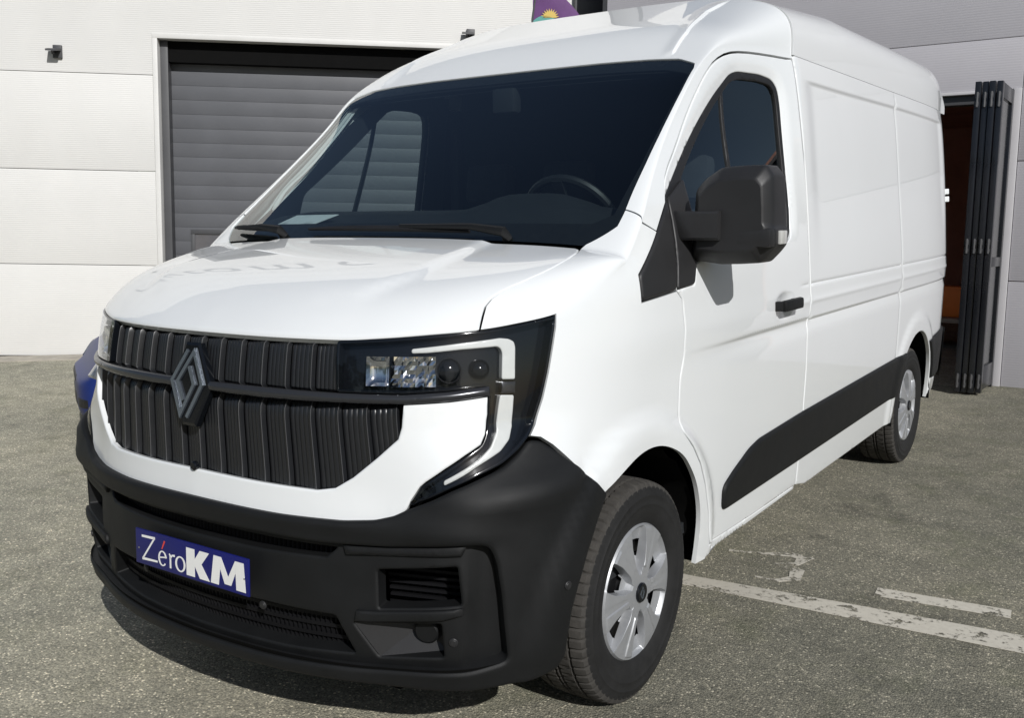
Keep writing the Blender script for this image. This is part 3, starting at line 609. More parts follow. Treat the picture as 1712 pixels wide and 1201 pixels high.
# ---- headlamps
DRL_U = [(.722, 1.209), (.862, 1.222), (.978, 1.2295), (1.006, 1.2255), (1.023, 1.217), (1.027, 1.202), (1.0205, 1.116), (.9785, 1.119), (.984, 1.189), (.979, 1.202), (.968, 1.208), (.862, 1.205), (.765, 1.198), (.722, 1.197)]
DRL_L = [(1.014, 1.074), (1.008, 1.035), (1.000, .997), (.982, .964), (.949, .937), (.890, .909), (.838, .882), (.788, .857), (.789, .869), (.851, .901), (.893, .925), (.925, .950), (.950, .987), (.962, 1.039), (.971, 1.078)]
def headlamp(sg):
    hl = empty('headlight'); hl.parent = van
    k = dict(sgn=sg)
    patch('lamp_housing', W, LP, mat=M_GLOSS, parent=hl, res=.025, bev=0, thick=.02, off=-.034, **k)
    ring_in = rnd(inset_poly(LP, .010), .004)
    patch('lamp_bezel', W, LP, [[p for p in inset_poly(LP, .0085)]], mat=M_GLOSS, parent=hl, res=.02, bev=.002, thick=.034, off=-.001, **k)
    for P in (DRL_U, DRL_L): patch('daytime_light', W, rnd(P, .006), mat=M_DRL, parent=hl, res=.012, bev=.003, thick=.02, off=-.014, **k)
    patch('light_divider', W, [(.9745, 1.082), (1.0165, 1.080), (1.0195, 1.110), (.9775, 1.113)], mat=M_STRIP, parent=hl, res=.02, bev=.004, thick=.02, off=-.010, **k)
    # reflector chambers: a smooth mirror bowl and a faceted one beside it
    ps = np.linspace(.597, .662, 12); qs = np.linspace(1.110, 1.188, 10); u_ = (ps-.6295)/.0325; v_ = (qs-1.149)/.039
    o_ = -.012-.020*(1-np.abs(u_)[:, None]**4)*(1-np.abs(v_)[None]**4)
    V, F = gridsheet(W, ps, np.repeat(qs[None], 12, 0), o_, sg); mesh('reflector', V, F, hl, M_CHROME, True)
    rg_ = np.random.default_rng(5); ps = np.linspace(.664, .790, 15)+np.concatenate([[0], rg_.uniform(-.003, .003, 13), [0]]); qs = np.linspace(1.108, 1.188, 8)
    o_ = -.030+.009*np.abs(np.sin(np.arange(15)*1.9))[:, None]+rg_.uniform(-.004, .006, (15, 8))+.006*np.abs(v_[[0, 1, 3, 4, 5, 6, 8, 9]])[None]
    V, F = gridsheet(W, ps, np.repeat(qs[None], 15, 0), np.minimum(o_, -.008), sg)
    F = [tri for q4 in F for tri in ((q4[0], q4[1], q4[2]), (q4[0], q4[2], q4[3]))]
    mesh('reflector', V, F, hl, M_CHROME)
    for c, r in ((.826, .033), (.915, .024)):
        T = plate_on(W, c, 1.150, -.030, sg); mb = MB()
        prof = [(r*1.12, 0), (r*1.12, .010), (r*1.0, .016), (r*.92, .010)]; n = 28; V = []; F = []
        for rr, z in prof:
            for q in range(n): t = 2*math.pi*q/n; V.append(tuple(T @ Vector((rr*math.cos(t), rr*math.sin(t), z))))
        for i in range(3):
            for q in range(n): F.append((i*n+q, i*n+(q+1) % n, (i+1)*n+(q+1) % n, (i+1)*n+q))
        mb.add(V, F); rg = recalc(mb.build('projector_ring', M_STRIP if c < .85 else M_GLOSS, hl, 40))
        V = []; F = []
        for j in range(6):
            ph = j/5*R(82)
            for q in range(n): t = 2*math.pi*q/n; V.append(tuple(T @ Vector((r*.95*math.cos(ph)*math.cos(t), r*.95*math.cos(ph)*math.sin(t), .004+.022*math.sin(ph)))))
        for j in range(5):
            for q in range(n): F.append((j*n+q, j*n+(q+1) % n, (j+1)*n+(q+1) % n, (j+1)*n+q))
        F.append(tuple(range(5*n, 6*n))); recalc(mesh('projector_lens', V, F, rg, M_GLOSS, True))
    patch('lamp_lens', W, inset_poly(LP, .004), mat=M_LENS, parent=hl, cn=True, res=.025, bev=0, rim=False, off=.001, **k)
    return hl
for sg in (1, -1): headlamp(sg)
# ---- bumper
BT = [(0, .754), (.331, .750), (.521, .752), (.609, .760), (.661, .775), (.697, .794), (.757, .821), (.811, .849), (.876, .876), (.941, .900), (.992, .929), (1.035, .959), (1.07, .953), (1.105, .928), (1.164, .870), (1.220, .816)]
ar_b = [(1.274, .7635), (1.215, .698), (1.164, .620), (1.130, .546), (1.110, .48), (1.099, .396), (1.097, .344), (1.072, .315), (.98, .300), (.885, .297), (.77, .295), (.60, .292), (.45, .290), (.30, .289), (0, .289)]
BT = [(p, q-.0045) for p, q in BT]
bump_out = rnd((BT[::1]+ar_b)+[(-p, q) for p, q in (BT+ar_b)[::-1] if p > 1e-6], .012)
HOLE = rnd(mirror_poly([(0, .688), (.266, .688), (.466, .684), (.643, .688), (.803, .704), (.868, .708), (.893, .697), (.909, .656), (.922, .568), (.936, .448), (.944, .372), (.847, .352), (.593, .334), (.3, .326), (0, .324)]), .02)
def bump_off(p, q):
    a = np.abs(p)
    o = .014*sst(.0, 1., (q-.69)/.05)*(1-sst(.72, .80, q))*(1-sst(.75, 1.0, a))         # upper lip roll
    o = o+.020*np.exp(-((q-(.80+.10*(a-.8)))/.035)**2)*sst(.72, .95, a)*(1-sst(1.12, 1.22, a))   # swage running to the arch
    o = o-.014*sst(.84, .93, q)*sst(.7, .9, a)
    o = o+.006*(1-sst(.28, .335, q))                                                    # bottom lip
    return o
bumper = patch('front_bumper', Ws, bump_out, [HOLE], mat=M_BLACK, parent=van, res=.022, bev=.009, thick=.06, off=.012, offf=bump_off)
VENT = rnd([(.614, .618), (.82, .644), (.833, .536), (.619, .508)], .008)
FOG = rnd([(.548, .460), (.605, .464), (.785, .482), (.791, .380), (.615, .360)], .008)
SLOT = rnd(mirror_poly([(0, .676), (.50, .670), (.468, .640), (.25, .636), (0, .636)]), .006)
LOWG = rnd(mirror_poly([(0, .480), (.266, .480), (.496, .474), (.549, .363), (.326, .352), (0, .350)]), .008)
mneg = lambda P: [(-p, q) for p, q in P[::-1]]
INS = mirror_poly([(0, .71), (.643, .71), (.88, .73), (.925, .70), (.945, .57), (.965, .36), (.85, .31), (.593, .28), (0, .265)])
def ins_off(p, q):
    a = np.abs(p); return .018*sst(.30, .40, (a-.20)/.6)*(1-sst(.84, .862, a))*sst(.635, .655, q)*0 + .016*(1-sst(.845, .862, a))*sst(.28, .31, q)
ins = patch('bumper_insert', Ws, INS, [VENT, mneg(VENT), FOG, mneg(FOG), SLOT, LOWG], mat=M_BLACK, parent=bumper, res=.022, bev=.006, thick=.05, off=-.034, offf=ins_off)
# bar along the top of the insert
for sg in (1, -1):
    patch('bumper_bar', W, [(.53, .655), (.83, .675), (.842, .705), (.80, .702), (.643, .685), (.52, .681)], mat=M_BLACK, parent=bumper, res=.02, bev=.007, thick=.04, off=-.003, sgn=sg)
    patch('bumper_bar', W, [(.560, .500), (.62, .503), (.835, .530), (.838, .512), (.79, .495), (.60, .470), (.555, .468)], mat=M_BLACK, parent=bumper, res=.02, bev=.006, thick=.03, off=-.006, sgn=sg)
    # vent floor with fine mesh, sloping inwards
    T = plate_on(W, .72, .565, -.05, sg); mb = MB()
    mb.box((-.14, -.09, -.12), (.14, .10, -.11), 0, T)
    for i in range(6): mb.box((-.125, -.058+.021*i, -.10+.016*i*.3), (.125, -.050+.021*i, -.08+.016*i*.3), 0, T)
    for i in range(13): mb.box((-.122+.02*i, -.065, -.098), (-.116+.02*i, .07, -.092), 0, T)
    recalc(mb.build('vent_mesh', M_MESH, bumper))
    # fog lamp pocket: facet, well and dark lamp
    fo = lambda s, z, o: tuple((np.array((W(np.array([s]), np.array([z]))+nrm(W, np.array([s]), np.array([z]))*o)[0])*np.array([sg, 1, 1])))
    A, B_, C_, D_, E_ = fo(.550, .459, -.022), fo(.785, .481, -.060), fo(.617, .361, -.022), fo(.790, .381, -.055), fo(.715, .440, -.085)
    mesh('fog_pocket', [A, B_, E_, C_, D_], [(0, 2, 1), (0, 3, 2), (3, 4, 2), (4, 1, 2)], bumper, M_TRIM)
    T = plate_on(W, .735, .436, -.085, sg); mb = MB(); disc(mb, T, .036, .035, 24, 0, .006); recalc(mb.build('fog_lamp_blank', M_BLACK, bumper, 40))
    for s_, z_, o_ in ((.815, .430, -.018), (.261, .466, -.02), (1.082, .560, .012)):
        T = plate_on(W, s_, z_, o_, sg); mb = MB(); disc(mb, T, .0125, .004, 18, 0, .0015); disc(mb, T, .0085, .0055, 18, 0, .001); recalc(mb.build('parking_sensor', M_TRIM, bumper, 30))
def mesh_back(name, s0, s1, z0, z1, off, ds, dz):
    mb_V = []; mb_F = []
    P = np.arange(s0, s1, ds/4); Q = np.linspace(z0, z1, 3)
    o = np.where((np.arange(len(P)) % 4) < 2, off, off-.010)[:, None]*np.ones((1, 3))
    V, F = gridsheet(Ws, P, np.repeat(Q[None], len(P), 0), o); mesh(name, V, F, bumper, M_MESH)
mesh_back('slot_mesh', -.52, .52, .625, .690, -.062, .016, .02); mesh_back('lower_mesh', -.57, .57, .335, .495, -.062, .016, .02)
for z_ in (.385, .418, .450): 
    P = np.linspace(-.53, .53, 50); V, F = gridsheet(Ws, P, np.stack([np.full(50, z_-.006), np.full(50, z_+.006)], 1), np.full((50, 2), -.056)); mesh('mesh_bar', V, F, bumper, M_MESH)
# under lip
P = np.linspace(-1.06, 1.06, 90); lip = []
zl = .268-.0*np.abs(P)+.03*sst(.55, 1.05, np.abs(P)); 
Q = np.stack([zl+.075, zl+.03, zl, zl], 1); V, F = gridsheet(Ws, P, np.maximum(Q, .15), np.stack([np.full(90, o) for o in (.004, -.004, -.04, -.30)], 1)); mesh('under_lip', V, F, bumper, M_GAP, True)
# ---- number plate
T = plate_on(Ws, 0, .5556, .004); T = Matrix.Translation((0, 0, 0)) @ T
M_BLUE = mat('plate_blue', (.008, .011, .120), .38, spec=.3, coat=.1, var=.08, vscale=9); M_PW = mat('plate_white', (.82, .82, .80), .35, coat=.3, var=.02); M_RED = mat('plate_red', (.62, .06, .04), .35, var=.03)
pl = MB().bbox((-.26, -.055, -.006), (.26, .055, 0), .0025, 0, T).build('number_plate', M_BLUE, van, 40); recalc(pl)
recalc(MB().bbox((-.20, -.04, -.03), (.20, .04, -.006), .002, 0, T).build('plate_holder', M_BLACK, van))
TL = T @ Matrix.Translation((-.26, -.055, .0004)) @ Matrix.Scale(.001, 4)
ml = MB()
ribbon(ml, [(33, 90), (98, 92)], [7, 8], TL, .6); ribbon(ml, [(95, 91), (36, 20)], [6, 6], TL, .6); ribbon(ml, [(33, 19), (108, 22)], [8, 6], TL, .6)
ell = lambda cx, cy, rx, ry, a0, a1, n=22: [(cx+rx*math.cos(R(a)), cy+ry*math.sin(R(a))) for a in np.linspace(a0, a1, n)]
ew = [3.5+3.5*abs(math.cos(R(a)))**1.5 for a in np.linspace(8, 318, 22)]
ribbon(ml, ell(133, 37, 17, 22, 8, 318), ew, TL, .6); ribbon(ml, [(117, 38), (150, 43)], 4, TL, .6)
ribbon(ml, [(166, 58), (171, 52), (171, 14)], [4, 7, 7], TL, .6); ribbon(ml, [(171, 44), (180, 55), (192, 56)], [4, 5, 7], TL, .6)
ew = [4+4*abs(math.cos(R(a)))**1.5 for a in np.linspace(0, 360, 28)]; ribbon(ml, ell(218, 36, 20, 22, 0, 360, 28)[:-1], ew[:-1], TL, .6, closed=True)
KP = [(247, 94), (285, 94), (285, 64), (309, 94), (351, 94), (316, 54), (352, 10), (308, 10), (285, 44), (285, 10), (247, 10)]
for tri in ([(247, 94), (285, 94), (285, 10), (247, 10)], [(285, 64), (309, 94), (351, 94), (316, 54), (285, 44)], [(285, 44), (316, 54), (352, 10), (308, 10)]): ml.prism(tri[::-1], .6, TL)
for tri in ([(357, 10), (371, 94), (404, 94), (392, 10)], [(404, 94), (404, 94), (434, 40), (418, 18), (400, 58)], [(434, 42), (464, 94), (466, 60), (446, 18), (418, 18)], [(464, 94), (500, 94), (508, 10), (468, 10)]): ml.prism(tri[::-1], .6, TL)
recalc(ml.build('plate_lettering', M_PW, pl)); ml = MB(); ribbon(ml, [(131, 66), (145, 92)], [4, 6.5], TL, .6); recalc(ml.build('plate_accent', M_RED, pl))
for x in (18, 502): ml = MB(); disc(ml, TL @ Matrix.Translation((x, 50, 0)), 3.0, 1.2, 10); recalc(ml.build('plate_screw', M_CHROME, pl))

# ------------------------------------------------------------------ wheels (axis along local X, +X outwards)
def tyre_mesh():
    Rt = .346; hw = .112; NB = 66; n = NB*6
    prof = [(.205, .082, 'w'), (.212, .096, 'w'), (.235, .1085, 'w'), (.258, .1140, 'w'), (.270, .1148, 'w'), (.272, .1162, 'w'), (.2755, .1162, 'w'), (.2775, .1150, 'w'), (.296, .1150, 'w'), (.298, .1160, 'w'), (.301, .1160, 'w'), (.303, .1140, 'w'), (.312, .1115, 'w'), (.326, .1060, 's'), (.338, .0985, 's'), (Rt-.0045, .088, 's'), (Rt-.002, .074, 's'), (Rt-.0015, .062, 's'), (Rt-.011, .060, 'g'), (Rt-.011, .053, 'g'), (Rt-.0005, .051, 'c'), (Rt, .028, 'c'), (Rt, .013, 'c'), (Rt-.011, .011, 'g'), (Rt-.011, .004, 'g'), (Rt, .002, 'c')]
    full = prof+[(r, -x, t) for r, x, t in prof[::-1]]
    V = []; F = []; fm = []; m = len(full)
    for i in range(n):
        a = 2*math.pi*i/n
        for r, x, t in full:
            ph = i % 6
            sh = (i+ (3 if x < 0 else 0)) % 6
            if t == 's' and sh == 0: r = r-.0065
            if t == 'c' and (i+int(abs(x)*200)) % 6 == 0: r = r-.005
            if t == 'w': r = r; x = x+.0008*math.sin(a*3)
            V.append((x, r*math.cos(a), r*math.sin(a)))
    for i in range(n):
        for j in range(m-1):
            F.append((i*m+j, ((i+1) % n)*m+j, ((i+1) % n)*m+j+1, i*m+j+1)); r0 = min(full[j][0], full[j+1][0]); fm.append(1 if r0 > .325 else 0)
    # raised ring on the side wall
    return V, F, fm
V, F, fm = tyre_mesh(); tyre_me = mesh('tyre', V, F, None, [M_TYRE, M_TREAD], 38, fm); recalc(tyre_me)
def cover_mesh():
    nr = [.028, .033, .036, .044, .054, .062, .068, .074, .080, .086, .092, .104, .116, .128, .140, .150, .156, .162, .170, .180, .190, .196, .200, .204, .2075, .2105]; V = []; F = []
    # angular stations bunched at the spoke flanks so that their edges stay crisp
    base = [0, 3.2, 4.2, 4.8, 8, 11, 13.2, 14.2, 14.8, 15.3, 15.9, 17.0, 18.6, 21, 24, 27]
    base = base+[30]+[60-x for x in base[::-1][:-1]]; A = [60*k+x for k in range(6) for x in base]; na = len(A)
    fl = lambda r: np.interp(r, [.03, .060, .074, .092, .15, .205], [24, 22, 17, 13.6, 14.4, 18.2])
    for r in nr:
        for a in A:
            q = a % 60; p = min(q, 60-q)                # degrees from the middle of a spoke
            f = fl(r); p2 = p*f/14.8 if p <= 14.8 else f+(p-14.8)*(30-f)/15.2      # warp stations onto the flank
            d = p2-f; k6 = a-q+(p2 if q <= 30 else 60-p2)
            rec = float(sst(-.2, 1.6, d))*float(sst(.058, .070, r))*(1-float(sst(.188, .201, r))*.9)
            z = .014-.010*(r/.21)**2-.034*rec*float(np.interp(r, [.06, .10, .15, .2], [.6, 1, .85, .40]))
            if r > .200: z -= (r-.200)*1.6
            if rec < .2 and .074 < r < .196: z += .0035*float(sst(3.4, 4.4, p2))*(1 if q <= 30 else .25)
            V.append((z, r*math.cos(R(k6)), r*math.sin(R(k6))))
    for i in range(len(nr)-1):
        for k in range(na):
            j = (k+1) % na; r = (nr[i]+nr[i+1])/2; q0, q1 = A[k] % 60, A[j] % 60 if j else 60
            pm = (min(q0, 60-q0)+min(q1, 60-q1))/2
            if .086 < r < .156 and pm > (16.4 if r > .10 else 18.0): continue
            F.append((i*na+k, (i+1)*na+k, (i+1)*na+j, i*na+j))
    return V, F
V, F = cover_mesh(); cover = mesh('wheel_cover', V, F, None, M_SILVER, 24)
mb = MB(); TX = Matrix.Rotation(R(90), 4, 'Y'); disc(mb, TX @ Matrix.Translation((0, 0, .012)), .031, .010, 28, 0, .003); hub = recalc(mb.build('hub_cap', M_GLOSS, None, 35))
mb = MB(); T = Matrix.Translation((.0218, 0, 0)) @ Matrix(((0, 0, 1, 0), (1, 0, 0, 0), (0, 1, 0, 0), (0, 0, 0, 1)))
ribbon(mb, [(x*.14, y*.14) for x, y in ((-.05, -.05), (-.075, 0), (.0, .13), (.075, 0), (.0, -.13))], .0022, T, .0008); ribbon(mb, [(x*.14, y*.14) for x, y in ((-.02, .10), (-.12, 0), (-.03, -.12), (.04, 0), (0, .06))], .0022, T, .0008)
hub_l = recalc(mb.build('hub_emblem', M_LOGO, None))
mb = MB(); disc(mb, TX @ Matrix.Translation((0, 0, -.05)), .205, .012, 40); disc(mb, TX @ Matrix.Translation((0, 0, -.045)), .075, .02, 24)
for k in range(5):
    a = R(72*k); disc(mb, TX @ Matrix.Translation((.055*math.cos(a), .055*math.sin(a), -.03)), .011, .02, 6)
rim_o = recalc(mb.build('steel_rim', mat('dark_steel', (.012, .012, .013), .35, metal=.3, var=.2), None, 35))
first = True
for sx, y, st in ((1, 0, 0), (1, WB, 21), (-1, 0, 8), (-1, WB, 40)):
    w = empty('wheel', (sx*.874, y, .352)); w.parent = van; w.scale = (1.02, 1.04, 1.04); w.rotation_euler = (R(st), 0, 0 if sx > 0 else math.pi)
    for src, dx in ((tyre_me, 0), (cover, .098), (hub, .098), (hub_l, .098), (rim_o, .10)):
        o = src if first else src.copy()
        if not first: C.objects.link(o)
        o.parent = w; o.location = (dx, 0, 0)
        if src is cover: o.scale = (1, 1.035, 1.035)
    first = False
# ------------------------------------------------------------------ mirrors
OUT = [(1.012, 1.627), (1.046, 1.662), (1.103, 1.696), (1.180, 1.699), (1.258, 1.699), (1.282, 1.668), (1.288, 1.58), (1.290, 1.508), (1.298, 1.495), (1.298, 1.448), (1.280, 1.425), (1.246, 1.391), (1.170, 1.386), (1.101, 1.384), (1.002, 1.396), (1.004, 1.46), (1.008, 1.558)]
OUT = rnd([(1.002+(x-1.002)*.935, z) for x, z in OUT], .010, n=3)
def mirror(sg):
    P = np.array(OUT); c = np.array([1.15, 1.54]); V = []; F = []; n = len(P)
    secs = [(.286, .79, .70), (.2875, .82, .735), (.291, .85, .765), (.314, .965, .905), (.321, .985, .94), (.330, 1.0, .985), (.345, 1.0, 1.0), (.430, 1.0, 1.0), (.446, .975, .975)]
    for y, kx, kz in secs:
        for p in P:
            x, z = c+(p-c)*np.array([kx, kz])
            # flat face with a chamfered brow, swept towards the outer end
            V.append((sg*x, y+.10*max(0, x-1.18)**1.2+.0*(z-1.54), z))
    for i in range(len(secs)-1):
        for k in range(n): F.append((i*n+k, i*n+(k+1) % n, (i+1)*n+(k+1) % n, (i+1)*n+k))
    F.append(tuple(range(n))); F.append(tuple(range((len(secs)-1)*n, len(secs)*n)))
    me = mesh('door_mirror', V, F, van, M_TRIM, 32); recalc(me)
    mb = MB()
    # arm
    prof = [(.935, .262, .0), (1.00, .250, 0), (1.06, .262, 0), (1.112, .288, 0)]
    for (xa, ya, _), (xb, yb, _) in zip(prof[:-1], prof[1:]):
        pass
    sec = lambda x, y, h0, h1, d: [(sg*x, y, h0+.008), (sg*x, y+.006, h0), (sg*x, y+d, h0), (sg*x, y+d, h1), (sg*x, y+.006, h1), (sg*x, y, h1-.008)]
    S = [sec(.925, .275, 1.462, 1.558, .09), sec(.985, .250, 1.463, 1.557, .09), sec(1.04, .256, 1.464, 1.556, .09), sec(1.114, .262, 1.464, 1.556, .09)]
    V = [v for s_ in S for v in s_]; F = [(i*6+k, i*6+(k+1) % 6, (i+1)*6+(k+1) % 6, (i+1)*6+k) for i in range(3) for k in range(6)]+[tuple(range(6)), tuple(range(18, 24))]
    mb.add(V, F); recalc(mb.build('mirror_arm', M_TRIM, me, 35))
    mb = MB(); mb.bbox((-.008, -.028, -.022), (.008, .028, .022), .005, 0, Matrix.Translation((sg*1.281, .385, 1.472))); recalc(mb.build('side_indicator', M_ORANGE, me, 40))
    mb = MB(); mb.bbox((-.10, -.03, -.030), (.09, .05, .030), .012, 0, Matrix.Translation((sg*1.187, .318, 1.472))); recalc(mb.build('mirror_cheek', M_TRIM, me, 40))
    V = [(sg*(c[0]+(p[0]-c[0])*.93), .4475, c[1]+(p[1]-c[1])*.93) for p in P]; mesh('mirror_glass', V, [tuple(range(n))], me, M_CHROME)
mirror(1)
# ------------------------------------------------------------------ wipers
def onU(a, b, o): 
    q = np.array([float(a)]); r = np.array([float(b)]); return Vector((Us(q, r)+nrm(Us, q, r)*o)[0])
def wiper(piv, elbow, tip0, tip1):
    w = empty('wiper'); w.parent = van
    mb = MB(); mb.tube([onU(*piv, .0), onU(*piv, .03), onU((piv[0]*2+elbow[0])/3, (piv[1]*2+elbow[1])/3, .042), onU(*elbow, .030)], [.018, .017, .011, .008], 8); recalc(mb.build('wiper_arm', M_BLACK, w, 40))
    mb = MB(); pts = [onU(tip0[0]+(tip1[0]-tip0[0])*t, tip0[1]+(tip1[1]-tip0[1])*t, .016+.006*math.sin(math.pi*t)) for t in np.linspace(0, 1, 12)]
    mb.tube(pts, [.006+.006*math.sin(math.pi*t) for t in np.linspace(0, 1, 12)], 6); recalc(mb.build('wiper_blade', M_SEAL, w, 40))
wiper((.33, .014), (.04, .028), (.22, .022), (-.20, .030)); wiper((-.30, .018), (-.55, .036), (-.36, .030), (-.62, .050))
# ------------------------------------------------------------------ cab interior
lin = [(Us, mirror_poly([(0, .655), (.60, .648), (.80, .640), (.985, .63), (.985, .985), (0, .985)]), dict(res=.08, sc=(1.2, 1.5), bev=0, rim=False, off=-.035))]
V, F, n = drape(*lin[0][:2], **lin[0][2]); mesh('headlining', V, F, van, M_DASH, True)
for sg in (1, -1):
    patch('pillar_lining', U, [(.765, .10), (.83, .266), (.868, .447), (.875, .638), (.985, .64), (.985, .09)], mat=M_DASH, parent=van, res=.05, sc=(1.2, 1.5), bev=0, rim=False, off=-.022, sgn=sg)
    patch('door_lining', W, [(1.66, 1.22), (1.95, 1.08), (3.05, 1.0), (3.05, 2.16), (2.45, 2.12), (2.2, 1.96), (1.95, 1.73), (1.75, 1.55), (1.62, 1.42)], [[(2.42+(p-2.42)*1.03, 1.75+(q-1.75)*1.03) for p, q in GI]], mat=M_DASH, parent=van, res=.06, bev=0, rim=False, off=-.050, sgn=sg)
mb = MB(); mb.box((-.93, 1.50, .4), (.93, 1.52, 2.02)); mb.box((-.84, 1.50, 2.02), (.84, 1.52, 2.20)); mb.box((-.60, 1.50, 2.2), (.60, 1.52, 2.40)); mb.build('bulkhead', M_BULK, van)
mb = MB(); mb.box((-.94, -.2, .42), (.94, 1.5, .46)); mb.build('cab_floor', M_DASH, van)
# dashboard: lofted section across the cab
sec = [(-.10, 1.36), (.02, 1.505), (.12, 1.555), (.26, 1.570), (.36, 1.555), (.41, 1.48), (.42, 1.30), (.36, 1.10), (.32, .80)]
xs = np.linspace(-.93, .93, 40); V = []; F = []; m = len(sec)
for x in xs:
    hump = .055*math.exp(-((x-.42)/.22)**4); end = .04*float(sst(.7, .93, abs(x)))
    for i, (y, z) in enumerate(sec):
        ww = 1 if 2 <= i <= 5 else 0
        V.append((x, y+.10*end*20*.0+(.06*float(sst(.6, .95, abs(x)))), z-end*.6+hump*(1 if 3 <= i <= 5 else .2 if i == 2 else 0)))
for i in range(len(xs)-1):
    for j in range(m-1): F.append((i*m+j, (i+1)*m+j, (i+1)*m+j+1, i*m+j+1))
dash = mesh('dashboard', V, F, van, M_DASH, 60)
mb = MB(); T = Matrix.Translation((.40, .56, 1.52)) @ Matrix.Rotation(R(-58), 4, 'X')
V = []; F = []
for i in range(40):
    a = 2*math.pi*i/40
    for k in range(8):
        b = 2*math.pi*k/8; V.append(tuple(T @ Vector(((.19+.017*math.cos(b))*math.cos(a), (.19+.017*math.cos(b))*math.sin(a), .017*math.sin(b)))))
for i in range(40):
    for k in range(8): F.append((i*8+k, ((i+1) % 40)*8+k, ((i+1) % 40)*8+(k+1) % 8, i*8+(k+1) % 8))
mb.add(V, F); mb.bbox((-.19, -.022, -.02), (.19, .022, .0), .008, 0, T); mb.bbox((-.07, -.07, -.035), (.07, .06, .01), .02, 0, T); mb.box((-.02, -.19, -.02), (.02, 0, -.005), 0, T)
recalc(mb.build('steering_wheel', mat('wheel_rim_leather', (.014, .015, .016), .5, var=.15), van, 40))
def seat(x):
    s = empty('seat', (x, .95, .80)); s.parent = van
    recalc(MB().bbox((-.24, -.25, 0), (.24, .26, .16), .05).build('seat_cushion', M_SEAT, s, 40))
    recalc(MB().bbox((-.23, -.06, 0), (.23, .07, .66), .05, 0, Matrix.Translation((0, .26, .12)) @ Matrix.Rotation(R(-14), 4, 'X')).build('backrest', M_SEAT, s, 40))
    recalc(MB().bbox((-.13, -.05, 0), (.13, .05, .20), .04, 0, Matrix.Translation((0, .42, .80)) @ Matrix.Rotation(R(-8), 4, 'X')).build('headrest', M_SEAT, s, 40))
for x in (.48, -.12, -.58): seat(x)
patch('delivery_note', Us, [(-.443, .092), (-.253, .094), (-.194, .133), (-.378, .131)], mat=M_PAPER, parent=van, res=.05, sc=(1.2, 1.5), bev=0, thick=.002, off=-.030)
mb = MB(); mb.bbox((-.055, -.03, -.10), (.055, .03, 0), .015, 0, Matrix.Translation((0, .70, 2.06))); recalc(mb.build('mirror_sensor_pod', M_DASH, van, 40))
mb = MB(); mb.bbox((-.03, -.02, -.6), (.03, .02, 0), .015, 0, Matrix.Translation((-.86, 1.46, 2.0))); recalc(mb.build('seat_belt_cover', M_DASH, van, 40))

